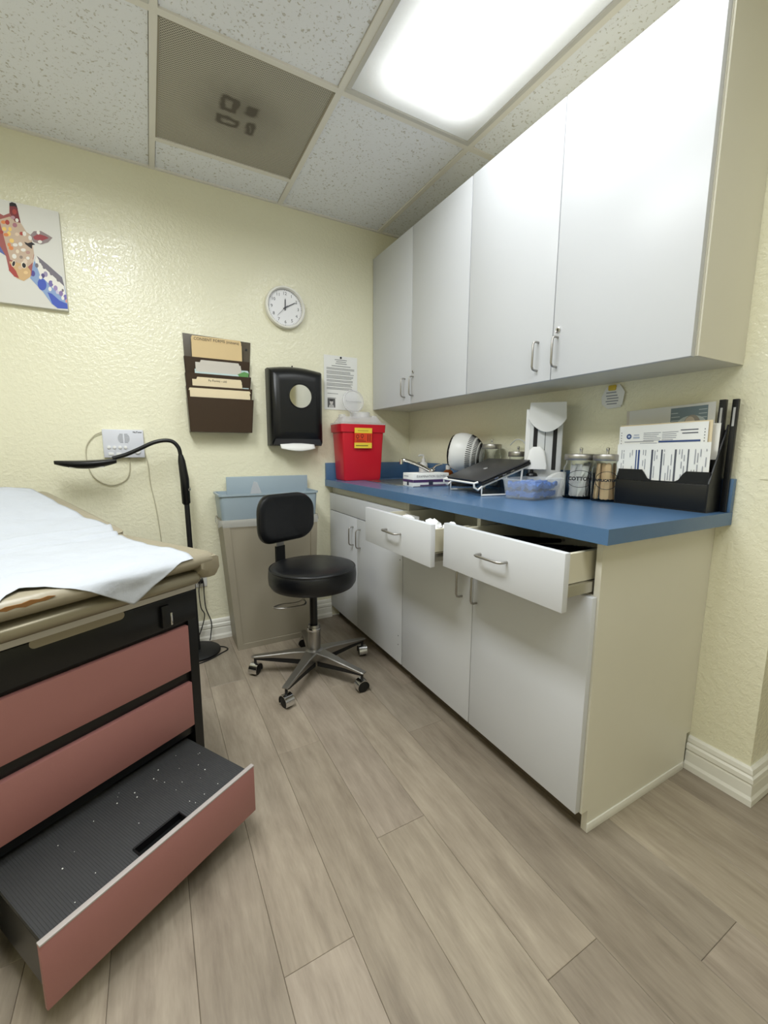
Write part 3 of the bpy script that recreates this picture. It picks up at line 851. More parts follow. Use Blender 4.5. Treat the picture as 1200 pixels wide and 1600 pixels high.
MB().loft([[(a - .03, b_ - .03, z) for a, b_ in rrect(w_, d_, .008, 3)] for w_, d_, z in ((.085, .06, .108), (.085, .06, .125), (.06, .05, .185), (.03, .04, .20))]).build('carriage', M['white_plastic'], dv, True)
MB().tube([(-.045, -.045, .11), (-.045, -.045, .085)], .006, 10).lathe([(.022, .078), (.024, .082), (.02, .09), (.008, .094)], Matrix.Translation((-.045, -.045, 0)), 20).build('knob', M['black_plastic'], dv, True)
MB().lathe([(.06, 0), (.06, .012), (.045, .02)], Matrix.Translation((0, 0, 0)), 28).build('base', M['grey_plastic'], dv, True)
# white curved tape dispenser
td = thing('tape_dispenser', 'white rounded dispenser between the tub and the cotton jar', 'dispenser', (-.126, -1.309, H), rotz=R(-25), local=True)
arc = [(-.045, 0), (.05, 0), (.05, .08)] + [(.05 - .095 * math.sin(R(a)), .035 + .055 * math.cos(R(a)) + .02) for a in range(0, 91, 12)]
MB().prism([(x * .8, -.015, z * .9) for x, z in arc], (0, .03, 0)).build('body', M['white_plastic'], td)
MB().lathe([(.012, -.017), (.012, .017)], Matrix.Translation((.005, 0, .045)) @ Euler((R(90), 0, 0)).to_matrix().to_4x4(), 20).build('axle', M['grey_plastic'], td, True)

# ------------------------------------------------------------------ apothecary jars
def jar(x, y, r, h, label, word=None, face=-52, name='glass_jar'):
    t = thing(name, label, 'jar', (x, y, H), rotz=R(-53), local=True, group='glass jars with metal lids on the counter')
    MB().lathe([(r * .9, 0), (r, .006), (r, h * .82), (r * .86, h * .92), (r * .86, h), (r * .82, h), (r * .82, h * .91), (r * .95, h * .81), (r * .95, .009), (r * .8, .006)], None, 36).build('glass', M['glass'], t, True)
    lid = MB().lathe([(r * .97, h + .001), (r * .99, h + .003), (r * .99, h + .02), (r * .94, h + .024), (r * .3, h + .0255)], None, 36).build('lid', M['brushed'], t, True)
    MB().lathe([(.005, h + .025), (.0045, h + .036), (.006, h + .04), (.006, h + .047), (.003, h + .049)], None, 16).build('knob', M['chrome'], lid, True)
    if word:
        # label ellipse and lettering bent round the glass, local front = -Y
        ring = MB(); pts = []
        for k in range(41):
            a = 2 * math.pi * k / 40
            th = (r * .80 * math.cos(a)) / r; z = h * .53 + .032 * math.sin(a)
            pts.append((math.sin(th) * (r + .0008), -math.cos(th) * (r + .0008), z))
        ring.tube(pts, .0011, 6).build('label_ring', M['ink'], t)
        lt = text('lettering', word, .0195 if len(word) < 8 else .0125, (0, 0, h * .53), (1, 0, 0), (0, 0, 1), M['ink'], t, lift=0, bold=.0008)
        # wrap around the cylinder
        off = ORG[lt]
        for v in lt.data.vertices:
            X = v.co.x + off.x; Z = v.co.z + off.z
            th = X / r * min(1.0, .0)  if False else X / r
            n_ = Vector((math.sin(th) * (r + .0008), -math.cos(th) * (r + .0008), Z))
            v.co = n_ - off
    return t
jar(-.085, -1.395, .060, .148, 'glass jar labelled COTTON with foil-backed packets, metal lid', 'COTTON')
jar(-.085, -1.505, .049, .148, 'glass jar of wooden tongue depressors beside the black file holder', 'APPLICATORS')
jar(-.072, -.885, .048, .19, 'tall glass jar of cotton behind the laptop', None)
jar(-.068, -1.055, .045, .155, 'small metal-lidded jar between laptop and white column', None)
rn = random.Random(5)
for k in range(12):     # tongue depressors
    a = 2 * math.pi * k / 12 + .2
    rr = .022 + .012 * (k % 2)
    lean = rn.uniform(-.12, .12)
    pts2 = [(x, z) for x, z in rrect(.017, .132, .0082, 5)]
    Mx = Matrix.Translation((-.085 + rr * math.cos(a), -1.505 + rr * math.sin(a), H + .074)) @ Matrix.Rotation(a + math.pi / 2 + rn.uniform(-.3, .3), 4, 'Z') @ Matrix.Rotation(lean, 4, 'Y')
    tag(MB().prism([Mx @ Vector((x, -.0008, z)) for x, z in pts2], Mx.to_3x3() @ Vector((0, .0016, 0))).build('tongue_depressor', M['wood_stick']), 'wooden tongue depressor standing in the glass jar', 'tongue depressor', 'tongue depressors in the jar')
for k in range(9):      # packets in the cotton jar
    a = 2 * math.pi * k / 9
    hh = rn.uniform(.115, .134)
    Mx = Matrix.Translation((-.085 + .032 * math.cos(a), -1.395 + .032 * math.sin(a), H + .009 + hh / 2)) @ Matrix.Rotation(a + math.pi / 2, 4, 'Z') @ Matrix.Rotation(rn.uniform(-.15, .15), 4, 'Y')
    nn = 6; vs = []; fs = []
    for i in range(nn):
        for j in range(3):
            z = (i / (nn - 1) - .5) * hh; x = (j - 1) * .013
            vs.append(Mx @ Vector((x, .007 * noise.noise(Vector((i * .9, j * .9, k * 3.1))), z)))
    nb = len(vs); dn = Mx.to_3x3() @ Vector((0, .0025, 0)); vs += [v + dn for v in vs]
    for i in range(nn - 1):
        for j in range(2):
            q = i * 3 + j
            fs.append([q, q + 1, q + 4, q + 3]); fs.append([nb + q, nb + q + 3, nb + q + 4, nb + q + 1])
    rim = [0, 1, 2] + [3 * i + 2 for i in range(1, nn)] + [3 * (nn - 1) + 1, 3 * (nn - 1)] + [3 * i for i in range(nn - 2, 0, -1)]
    for q in range(len(rim)): fs.append([rim[q], rim[(q + 1) % len(rim)], nb + rim[(q + 1) % len(rim)], nb + rim[q]])
    tag(MB().add(vs, fs).build('foil_packet', M['foil'] if k % 3 else M['cotton']), 'white and silver packet standing in the COTTON jar', 'packet', 'packets in the cotton jar')
for k in range(9):      # cotton balls
    a = 2 * math.pi * k / 4.5; lv = k // 4
    c = Vector((-.072 + .021 * math.cos(a), -.885 + .021 * math.sin(a), H + .032 + .042 * lv))
    bm = bmesh.new(); bmesh.ops.create_icosphere(bm, subdivisions=2, radius=.0205)
    for v in bm.verts: v.co = c + v.co * (1 + .12 * noise.noise(v.co * 70 + Vector((k, 0, 0))))
    tag(MB().bm(bm).build('cotton_ball', M['cotton'], None, True), 'white cotton ball in the tall jar behind the laptop', 'cotton ball', 'cotton balls in the tall jar')
# curved wire headset / tubing behind the laptop
Mv = (Matrix.Translation((-.100, -1.228, H)) @ Matrix.Rotation(R(-47), 4, 'Z')).inverted()
MB().tube([Mv @ q for q in spline([(-.05, -.985, H + .21), (-.055, -1.03, H + .235), (-.065, -1.09, H + .215), (-.07, -1.125, H + .12), (-.065, -1.14, H + .02), (-.05, -1.16, H + .004)], 6)], .0025, 8).build('cord', M['grey_plastic'], dv, True)

# ------------------------------------------------------------------ black file holder with papers
fh = thing('file_holder', 'black tiered desktop file holder full of forms at the counter end', 'file holder', (-.065, -1.70, H))
ya, yb = -1.555, -1.846
MB().prism([(-.104, yb, H), (-.104, yb, H + .088), (-.026, yb, H + .265), (-.024, yb, H + .265), (-.024, yb, H)], (0, .004, 0)).build('side_plate', M['black_plastic'], fh)
MB().prism([(-.104, ya, H), (-.104, ya, H + .088), (-.026, ya, H + .265), (-.024, ya, H + .265), (-.024, ya, H)], (0, -.004, 0)).build('side_plate', M['black_plastic'], fh)
box('base_plate', -.104, -.024, yb + .004, ya - .004, H, H + .004, M['black_plastic'], fh)
box('back_plate', -.028, -.024, yb + .004, ya - .004, H + .004, H + .25, M['black_plastic'], fh)
box('front_plate', -.104, -.100, yb + .004, ya - .004, H + .004, H + .085, M['black_plastic'], fh, .001)
# notched pocket front
nt_ = [(ya - .004, H + .085), (ya - .004, H + .123)] + [(-1.632 - .004 * k, H + .123) for k in range(3)] + [(-1.650, H + .110), (-1.660, H + .095), (-1.672, H + .089), (-1.745, H + .089), (-1.757, H + .095), (-1.767, H + .112), (-1.777, H + .123), (yb + .004, H + .123), (yb + .004, H + .085)]
MB().prism([(-.098, y, z) for y, z in nt_], (.004, 0, 0)).build('pocket_front', M['black_plastic'], fh)
box('divider', -.066, -.062, yb + .004, ya - .004, H + .004, H + .16, M['black_plastic'], fh)
grey, blue, dk = srgb(150, 152, 160), srgb(52, 76, 128), srgb(70, 74, 88)
def sheet(name, label, x, y0, y1, z0, z1, tilt=0.0, polys=(), m_='paper', th=.0015, group='forms in the black file holder'):
    """upright sheet facing -X, y0 is the left edge seen from the room"""
    t = thing(name, label, 'paper', (x, (y0 + y1) / 2, z0), local=True, group=group, rot=(tilt, 0, 0))
    w_ = abs(y1 - y0); h_ = z1 - z0
    box('sheet', 0, th, -w_ / 2, w_ / 2, 0, h_, M[m_], t)
    if polys: prints('printing', polys, (0, w_ / 2, 0), (0, -1, 0), (0, 0, 1), t, lift=.0005)
    return t
rn = random.Random(11)
pl = []
for c, wd, col in ((.066, .004, blue), (.074, .006, blue), (.118, .006, dk), (.149, .005, dk), (.190, .006, srgb(90, 92, 100)), (.228, .004, srgb(90, 92, 100))):
    pl.append((quad(c, c + wd, .02 if c < .12 else .0, .185), col))
for c in [.016 + .0075 * i for i in range(36)]:
    if any(abs(c - q) < .009 for q in (.066, .075, .118, .149, .190, .228)): continue
    y = .03
    while y < .18:
        L_ = rn.uniform(.012, .05)
        if rn.random() < .72: pl.append((quad(c, c + .0022, y, min(.185, y + L_)), grey))
        y += L_ + rn.uniform(.004, .02)
sheet('printed_form', 'sideways printed form with dark column bars, frontmost in the file holder', -.092, -1.549, -1.838, H + .005, 1.106, R(-1.0), pl)
pl = [(disc(.035, .232, .009), blue), (disc(.035, .232, .004), srgb(190, 200, 220)), (quad(.05, .072, .224, .23), srgb(170, 180, 196)), (quad(.052, .07, .234, .238), srgb(180, 186, 200))]
for q in range(5): pl.append((quad(.085, .085 + rn.uniform(.04, .06), .240 - q * .006, .242 - q * .006), grey)); pl.append((quad(.145, .145 + rn.uniform(.03, .05), .240 - q * .006, .242 - q * .006), grey))
pl += [(quad(.20, .25, .244, .247), dk), (quad(.205, .25, .234, .237), dk), (quad(.135, .258, .208, .214), blue), (quad(.02, .258, .200, .2015), blue), (quad(.02, .12, .212, .2145), grey), (quad(.075, .13, .206, .208), grey)]
for q in range(9): pl.append((disc(.008, .245 - .009 * q, .0017), srgb(120, 120, 120))); pl.append((disc(.268, .245 - .009 * q, .0017), srgb(120, 120, 120)))
sheet('printed_form', 'upright claim form with blue round emblem, second in the file holder', -.080, -1.546, -1.822, H + .005, 1.168, R(-1.2), pl)
sheet('printed_form', 'cream tractor-feed form edge showing behind the claim form', -.074, -1.545, -1.830, H + .005, 1.172, R(-1.2), (), 'manila_pale')
sheet('printed_form', 'blank white sheet sticking out furthest right in the file holder', -.056, -1.60, -1.838, H + .005, 1.165, 0, ())
# picture folder and two slim binders at the back
pl = [(quad(.01, .275, .02, .325), srgb(214, 214, 210)), (quad(.045, .12, .19, .275), srgb(150, 158, 162)), (quad(.148, .255, .20, .318), srgb(112, 128, 136))]
pl += [(disc(.21, .268, .040, .022), srgb(176, 186, 188)), (disc(.212, .262, .024, .030), srgb(148, 142, 134)), (disc(.206, .27, .014, .017), srgb(196, 184, 170)), (disc(.223, .258, .011, .015), srgb(120, 112, 106)), (disc(.19, .256, .012, .007), srgb(200, 204, 204))]
for q in range(6): pl.append((quad(.150, .150 + .02 + .006 * (q % 3), .30 - q * .012, .302 - q * .012), srgb(190, 200, 204))); pl.append((quad(.23, .253, .305 - q * .012, .307 - q * .012), srgb(188, 198, 202)))
sheet('picture_folder', 'pale folder with a grey picture on its cover behind the forms', -.046, -1.552, -1.816, H + .005, 1.226, R(-2.2), pl, 'manila_grey', .002)
for i, (y, c) in enumerate(((-1.831, 'laptop_base'), (-1.858, 'black_plastic'))):
    bd = thing('binder', ('slim dark grey binder beside the picture folder', 'slim black binder at the outer end of the counter')[i], 'binder', (-.012, y, H + .003), group='slim binders behind the file holder')
    box('cover', -.048 if i == 0 else -.0330, -.031 if i == 0 else -.0225, y - .008, y + .008, H + (.001 if i else .005), 1.234, M['laptop_base' if i == 0 else 'black_plastic'], bd, .001)
    prints('spine_label', [(quad(0, .006, 0, .055), srgb(190, 190, 190))], (-.048 if i == 0 else -.033, y + .003, 1.155), (0, -1, 0), (0, 0, 1), bd)

# tag hanging on the wall under the cabinet
tg = thing('wall_tag', 'small white notice tag with yellow clip on the wall under the cabinet', 'tag', (-.006, -1.45, 1.285))
pts = [(-1.425, 1.32), (-1.478, 1.328), (-1.494, 1.30), (-1.488, 1.243), (-1.436, 1.240), (-1.412, 1.258), (-1.408, 1.285)]
MB().prism([(-.006, y, z) for y, z in pts], (.004, 0, 0)).build('card', M['paper'], tg)
MB().prism([(-.010, y - .006, z) for y, z in [(a * 1.0 - .002, 1.2845 + (b_ - 1.2845) * .82) for a, b_ in pts]], (.002, 0, 0)).build('card', M['paper'], tg)
MB().box(-.016, -.006, -1.468, -1.438, 1.306, 1.326, .004).build('clip', M['yellow'], tg, True)
prints('printing', [(quad(0, .045, .03, .034), grey), (quad(.004, .05, .02, .024), grey), (quad(0, .05, .01, .014), grey), (quad(.005, .045, .0, .004), grey), (quad(.0, .04, .042, .046), grey)], (-.010, -1.430, 1.255), (0, -1, 0), (0, 0, 1), tg)

# ------------------------------------------------------------------ drawer contents
rn = random.Random(21)
def crumple(name, cx_, cy_, cz_, s_, m_, label, cat, grp, seed):
    bm = bmesh.new(); bmesh.ops.create_icosphere(bm, subdivisions=2, radius=1)
    for v in bm.verts:
        q = v.co.copy()
        d = 1 + .45 * noise.noise(q * 1.8 + Vector((seed, seed * .7, 0)))
        v.co = Vector((cx_ + q.x * s_[0] * d, cy_ + q.y * s_[1] * d, cz_ + q.z * s_[2] * d))
    return tag(MB().bm(bm).build(name, m_), label, cat, grp)
for k, (x, y) in enumerate(((-.712, -1.295), (-.665, -1.235), (-.70, -1.19), (-.64, -1.30), (-.63, -1.17), (-.70, -1.11))):
    crumple('gauze_pack', x, y, .796 + .008 * (k % 2), (.028, .032, .024), M['cotton'], 'white wrapped gauze pack in the left open drawer', 'gauze pack', 'gauze packs in the left drawer', k)
tr = thing('plastic_tray', 'clear plastic tray of supplies in the left open drawer', 'tray', (-.66, -1.0, .75))
MB().box(-.735, -.60, -1.04, -.91, .750, .756).box(-.735, -.732, -1.04, -.91, .756, .806).box(-.603, -.60, -1.04, -.91, .756, .806).box(-.735, -.60, -.913, -.91, .756, .806).box(-.735, -.60, -1.04, -1.037, .756, .806).build('shell', M['clear_lid'], tr)
for k in range(7):
    y = -1.44 - .05 * k
    t = thing('dark_instrument', 'dark instrument lying in the right open drawer', 'instrument', (-.62, y, .76), group='dark instruments in the right drawer')
    z = .766 + .006 * (k % 3)
    MB().tube([(-.70, y, z), (-.62, y + rn.uniform(-.012, .012), z + .012), (-.52, y + rn.uniform(-.012, .012), z + .016), (-.36, y, z)], [.010, .013, .012, .007], 10).build('grip', M['dark_stuff'], t, True)
    MB().tube([(-.36, y, z), (-.34, y, z)], .005, 8).build('tip', M['brushed'], t, True)

# ------------------------------------------------------------------ back wall: painting
pa = thing('painting', 'white canvas with a colourful giraffe head, left on the back wall', 'painting', (-2.10, -.012, 1.69))
cx0, cx1, cz0, cz1 = -2.38, -1.840, 1.694, 2.104
box('canvas', cx0, cx1, -.024, -.001, cz0, cz1, M['canvas'], pa, .002)
def g(X, Y):   # sketch units -> canvas metres (from its right top corner)
    u_, v_ = X / 8.0, Y / 8.0 - 17
    return (-2.060 + u_ * .00202 - cx0, 2.098 - (v_ - .15 * u_) * .00258 - cz0)
def gp(L_): return [g(*q) for q in L_]
red_, dred, pk_ = srgb(176, 74, 66), srgb(128, 54, 58), srgb(176, 120, 130)
bl_, lbl, wh_ = srgb(70, 92, 186), srgb(142, 166, 206), srgb(238, 234, 226)
tan_, or_, ye_ = srgb(206, 182, 160), srgb(226, 140, 84), srgb(246, 208, 120)
gy_, bk_ = srgb(122, 116, 126), srgb(40, 34, 36)
ga = [
 (gp([(380, 1090), (420, 960), (470, 860), (500, 800), (640, 920), (830, 1080), (880, 1300), (905, 1500), (720, 1480), (640, 1420), (540, 1270)]), lbl),
 (gp([(470, 870), (500, 800), (640, 920), (830, 1090), (885, 1380), (760, 1300), (640, 1170), (520, 1050)]), wh_),
 (gp([(500, 805), (640, 915), (830, 1085), (850, 1200), (700, 1060), (560, 930)]), gy_),
 (gp([(600, 1270), (660, 1290), (760, 1380), (890, 1430), (905, 1500), (720, 1480), (650, 1420)]), bl_),
 (gp(disc(535, 1170, 62, 76, 20)), bl_), (gp(disc(425, 1030, 30, 38, 14)), srgb(84, 76, 150)),
]
for X, Y, rx, c in ((660, 1160, 34, srgb(120, 110, 170)), (720, 1220, 30, srgb(160, 140, 190)), (600, 1040, 30, srgb(160, 150, 180)), (790, 1290, 30, srgb(140, 120, 170)), (850, 1340, 30, srgb(120, 110, 180)), (560, 1060, 26, srgb(90, 80, 130)), (700, 1150, 20, wh_), (640, 1230, 24, wh_), (810, 1350, 22, wh_), (860, 1390, 18, srgb(220, 150, 140)), (525, 1080, 22, wh_), (740, 1270, 22, srgb(210, 200, 220)), (490, 930, 24, gy_), (590, 950, 22, gy_), (680, 1030, 22, gy_), (770, 1110, 24, gy_), (545, 880, 18, gy_), (820, 1250, 16, gy_)):
    ga.append((gp(disc(X, Y, rx, rx * 1.2, 12)), c))
ga += [
 # far shoulder / mane at left, head
 (gp([(-300, 420), (0, 420), (90, 560), (100, 820), (0, 760), (-300, 900)]), srgb(96, 110, 170)),
 (gp([(-280, 180), (0, 180), (40, 290), (120, 330), (200, 300), (215, 190), (310, 200), (330, 400), (400, 520), (460, 560), (470, 800), (440, 900), (400, 1060), (290, 1125), (200, 1090), (110, 1000), (90, 820), (0, 640), (-120, 520), (-260, 420)]), srgb(168, 96, 92)),
 (gp([(60, 380), (200, 340), (330, 400), (400, 520), (460, 570), (470, 780), (430, 900), (350, 960), (240, 900), (140, 860), (110, 700)]), tan_),
 (gp([(210, 300), (215, 190), (310, 200), (335, 410), (260, 400)]), dred),
 (gp([(215, 180), (250, 165), (300, 180), (320, 250), (290, 215), (215, 215)]), bk_),
 (gp([(110, 1000), (130, 880), (250, 900), (350, 930), (400, 1000), (390, 1070), (290, 1125), (200, 1090)]), srgb(214, 178, 130)),
 (gp([(105, 990), (130, 900), (200, 1000), (230, 1090), (170, 1070)]), red_),
 (gp([(440, 560), (500, 505), (600, 500), (690, 545), (750, 580), (680, 640), (580, 665), (480, 640)]), srgb(150, 134, 134)),
 (gp([(480, 575), (560, 535), (650, 560), (700, 585), (600, 620), (500, 610)]), srgb(160, 70, 76)),
 (gp([(355, 640), (400, 655), (455, 640), (500, 670), (455, 680), (450, 725), (410, 700), (370, 670)]), bk_),
 (gp(disc(178, 910, 26, 42, 14, .4)), srgb(240, 226, 206)), (gp(disc(180, 910, 18, 34, 14, .4)), bk_),
 (gp(disc(315, 925, 38, 44, 14)), srgb(240, 226, 206)), (gp(disc(316, 930, 26, 32, 14)), bk_),
]
rq = random.Random(9)
for X, Y, c in [(110, 490, ye_), (165, 545, ye_), (185, 490, ye_), (125, 560, or_), (190, 630, ye_), (150, 680, or_), (170, 720, or_), (110, 410, or_), (70, 530, red_), (160, 410, red_), (30, 400, srgb(210, 150, 140)), (20, 305, wh_), (290, 380, wh_), (255, 440, pk_), (270, 550, srgb(230, 206, 180)), (330, 540, red_), (370, 540, wh_), (440, 590, wh_), (230, 680, wh_), (300, 670, wh_), (250, 760, srgb(236, 220, 196)), (330, 740, wh_), (390, 770, srgb(190, 150, 140)), (200, 820, wh_), (380, 840, wh_), (430, 870, srgb(216, 190, 170)), (290, 830, srgb(150, 134, 124)), (340, 880, srgb(230, 210, 190)), (260, 960, srgb(220, 190, 160)), (330, 1020, srgb(236, 204, 150)), (240, 350, srgb(190, 150, 160)), (270, 280, red_), (560, 520, wh_), (570, 635, wh_)]:
    ga.append((gp(disc(X, Y, rq.uniform(22, 36), rq.uniform(20, 32), 10)), c))
ga = [([(max(.001, min(cx1 - cx0 - .001, a)), max(.001, min(cz1 - cz0 - .001, b_))) for a, b_ in L_], c) for L_, c in ga]
prints('painted_giraffe', ga, (cx0, -.024, cz0), (1, 0, 0), (0, 0, 1), pa, lift=.0008, step=.00001)

# ------------------------------------------------------------------ clock
ck = thing('wall_clock', 'round white wall clock above the paper towel dispenser', 'clock', (-.842, -.02, 1.865))
CX, CZ, RC = -.842, 1.864, .112
Mx = Matrix.Translation((CX, 0, CZ)) @ Euler((R(90), 0, 0)).to_matrix().to_4x4()
MB().lathe([(RC * .96, .001), (RC, .008), (RC, .026), (RC * .97, .034), (RC * .90, .036), (RC * .87, .031), (RC * .86, .016)], Mx, 56, False).build('rim', M['clock_white'], ck, True)
MB().lathe([(RC * .87, .004), (RC * .87, .016)], Mx, 56).build('face', M['clock_face'], ck)
MB().tube([(CX + RC * .865 * math.cos(2 * math.pi * k / 56), -.0165, CZ + RC * .865 * math.sin(2 * math.pi * k / 56)) for k in range(57)], .0012, 6).build('bezel_line', M['ink_grey'], ck)
tk = []
for k in range(60):
    a = math.pi / 2 - 2 * math.pi * k / 60; r0, r1 = RC * .80, RC * .835; hw = .0007 if k % 5 else .0014
    c, s_ = math.cos(a), math.sin(a)
    tk.append(([(c * r0 - s_ * hw, s_ * r0 + c * hw), (c * r0 + s_ * hw, s_ * r0 - c * hw), (c * r1 + s_ * hw, s_ * r1 - c * hw), (c * r1 - s_ * hw, s_ * r1 + c * hw)], srgb(90, 90, 96)))
prints('minute_marks', tk, (CX, -.016, CZ), (1, 0, 0), (0, 0, 1), ck)
for k in range(1, 13):
    a = math.pi / 2 - 2 * math.pi * k / 12
    text('numeral', str(k), .024, (CX + RC * .67 * math.cos(a), -.016, CZ + RC * .67 * math.sin(a)), (1, 0, 0), (0, 0, 1), M['ink_grey'], ck)
def hand(name, ang, ln, back, wd, y):
    a = math.pi / 2 - R(ang); c, s_ = math.cos(a), math.sin(a)
    P_ = lambda l, q: (CX + c * l - s_ * q, y, CZ + s_ * l + c * q)
    MB().prism([P_(-back, -wd), P_(ln * .8, -wd), P_(ln, 0), P_(ln * .8, wd), P_(-back, wd)], (0, -.0012, 0)).build(name, M['ink_grey'], ck)
hand('hour_hand', 2, .050, .014, .0028, -.0185)
hand('minute_hand', 60, .074, .014, .0022, -.0205)
hand('second_hand', 224, .070, .018, .0009, -.0225)
MB().lathe([(.005, .018), (.005, .025), (.003, .026)], Mx, 16).build('hub', M['ink_grey'], ck)

# ------------------------------------------------------------------ wall file rack with folders
rk = thing('file_rack', 'brown plastic wall file rack with four pockets beside the clock', 'file rack', (-1.21, -.05, 1.17))
rx0, rx1 = -1.371, -1.050
MB().prism([(rx0 + .004, 0, 1.19), (rx1 - .02, 0, 1.19), (rx1 + .012, 0, 1.655), (rx0 - .004, 0, 1.665)], (0, -.006, 0)).build('back_plate', M['rack_smoke'], rk)
def pocket(z0, z1, y0, m_):
    """slanted front pocket"""
    b = MB(); d0, d1 = y0 + .010, y0
    b.prism([(rx0, d0, z0), (rx1 - .012, d0, z0), (rx1, d1, z1), (rx0 - .006, d1, z1)], (0, .004, 0))
    b.prism([(rx0, -.006, z0), (rx0, d0, z0), (rx0 - .006, d1, z1), (rx0 - .006, -.006, z1)], (.003, 0, 0))
    b.prism([(rx1 - .012, -.006, z0), (rx1 - .012, d0, z0), (rx1, d1, z1), (rx1, -.006, z1)], (-.003, 0, 0))
    b.box(rx0, rx1 - .012, d0, -.006, z0, z0 + .004)
    b.build('pocket', m_, rk)
pocket(1.168, 1.342, -.088, M['rack_brown'])
pocket(1.260, 1.400, -.066, M['rack_brown'])
pocket(1.345, 1.465, -.048, M['rack_brown'])
pocket(1.430, 1.548, -.030, M['rack_brown'])
MB().lathe([(.006, 0), (.006, .003)], Matrix.Translation((rx1 - .012, -.006, 1.615)) @ Euler((R(90), 0, 0)).to_matrix().to_4x4(), 12).build('screw', M['black_matte'], rk)
def folder(label, x0, x1, y, z0, z1, lean, m_, word=None, tab=None, size=.017):
    t = thing('file_folder', label, 'folder', ((x0 + x1) / 2, y, z0), local=True, group='folders in the wall file rack', rot=(lean, 0, 0))
    w_, h_ = x1 - x0, z1 - z0
    out = [(-w_ / 2, 0), (w_ / 2, 0), (w_ / 2, h_ - .012)]
    a, b_ = tab or (.1, .9)
    out += [(-w_ / 2 + w_ * b_ + .005, h_ - .012), (-w_ / 2 + w_ * b_, h_), (-w_ / 2 + w_ * a, h_), (-w_ / 2 + w_ * a - .005, h_ - .012), (-w_ / 2, h_ - .012)]
    MB().prism([(q, 0, z) for q, z in out], (0, -.0015, 0)).build('back_leaf', M[m_], t)
    MB().prism([(-w_ / 2, -.006, 0), (w_ / 2, -.006, 0), (w_ / 2, -.009, h_ - .026), (-w_ / 2, -.009, h_ - .026)], (0, -.0015, 0)).build('front_leaf', M[m_], t)
    if word: text('handwriting', word, size, (0.0, -.0016, h_ - .0145), (1, 0, 0), (0, 0, 1), M['ink'], t, wide=.95)
    return t
folder('manila folder marked CONSENT FORMS in the top rack pocket', -1.337, -1.090, -.013, 1.440, 1.655, R(2), 'manila', 'CONSENT FORMS (minors)', (.02, .98), .020)
folder('tan folder opened over papers in the second rack pocket', -1.325, -1.100, -.0315, 1.352, 1.535, R(.5), 'manila_grey', None, (.12, .95))
folder('pale blue folder sloping in the second rack pocket', -1.33, -1.064, -.034, 1.357, 1.500, R(.5), 'folder_blue', None, (.3, 1.0))
folder('cream folder with handwritten tab in the third rack pocket', -1.346, -1.102, -.049, 1.270, 1.446, R(1.5), 'manila_pale', 'Fu Forms - old', (.1, .98), .016)
folder('wide cream folder in the lowest rack pocket', -1.362, -1.066, -.067, 1.180, 1.388, R(1), 'manila_pale', None, (.0, 1.0))
gm = MB().prism([(-1.10, -.0465, 1.45), (-1.07, -.0465, 1.452), (-1.06, -.0465, 1.485), (-1.085, -.0465, 1.492), (-1.12, -.0465, 1.476)], (0, .002, 0)).build('sticky_tab', M['folder_green'])
tag(gm, 'green paper tab poking from the second rack pocket', 'paper tab')

# ------------------------------------------------------------------ paper towel dispenser
pd = thing('towel_dispenser', 'black paper towel dispenser with round window on the back wall', 'towel dispenser', (-.80, -.06, 1.09))
X0, X1, Z0, Z1 = -.962, -.655, 1.100, 1.535
xc = (X0 + X1) / 2
def dring(y, w_, z0, z1, bow):
    """outline of the shell at depth y (x-z plane); top edge arches up"""
    out = []
    n_ = 10
    for k in range(n_ + 1): out.append((xc - w_ / 2 + w_ * k / n_, y, z0))
    for k in range(n_ + 1):
        f = k / n_; out.append((xc + w_ / 2 - w_ * f, y, z1 + bow * math.sin(math.pi * f)))
    return out
MB().loft([dring(-.002, .31, 1.10, 1.525, .016), dring(-.05, .31, 1.10, 1.525, .016), dring(-.085, .298, 1.12, 1.512, .014), dring(-.105, .262, 1.15, 1.49, .012), dring(-.112, .235, 1.165, 1.47, .010), dring(-.113, .20, 1.18, 1.45, .008)]).build('shell', M['black_plastic'], pd, True)
# lower lip
MB().prism([(X0 + .03, -.105, 1.16), (X1 - .03, -.105, 1.16), (X1 - .012, -.085, 1.105), (X0 + .012, -.085, 1.105)], (0, .03, 0)).build('lip', M['laptop_lid'], pd)
Mx = Matrix.Translation((xc + .012, 0, 1.375)) @ Euler((R(90), 0, 0)).to_matrix().to_4x4()
MB().lathe([(.064, .100), (.070, .1135), (.066, .117), (.062, .116)], Mx, 40, False).build('window_ring', M['black_plastic'], pd, True)
MB().lathe([(.063, .112), (.063, .1165)], Mx, 40).build('window', M['mirror'], pd)
MB().tube([(X0 + .009, -.072, 1.33), (X0 + .007, -.075, 1.25), (X0 + .009, -.072, 1.19)], .004, 8).build('side_rib', M['grey_edge'], pd, True)
MB().box(xc - .003, xc + .003, -.012, -.004, 1.54, 1.556, .001).build('key_tab', M['black_matte'], pd)
vs = []; fs = []
for i in range(13):
    for j in range(4):
        f = i / 12; vs.append((X0 + .05 + .20 * f, -.075 - .03 * (j / 3) - .012 * math.sin(math.pi * f), 1.112 - (.028 + .014 * math.sin(math.pi * f)) * (j / 3) ** 1.3))
for i in range(12):
    for j in range(3):
        q = i * 4 + j; fs.append([q, q + 4, q + 5, q + 1])
pt = mk('paper_towel', vs, fs, M['paper'], None, True)
sd = pt.modifiers.new('thick', 'SOLIDIFY'); sd.thickness = .003
tag(pt, 'white paper towel hanging from the black dispenser', 'paper towel')

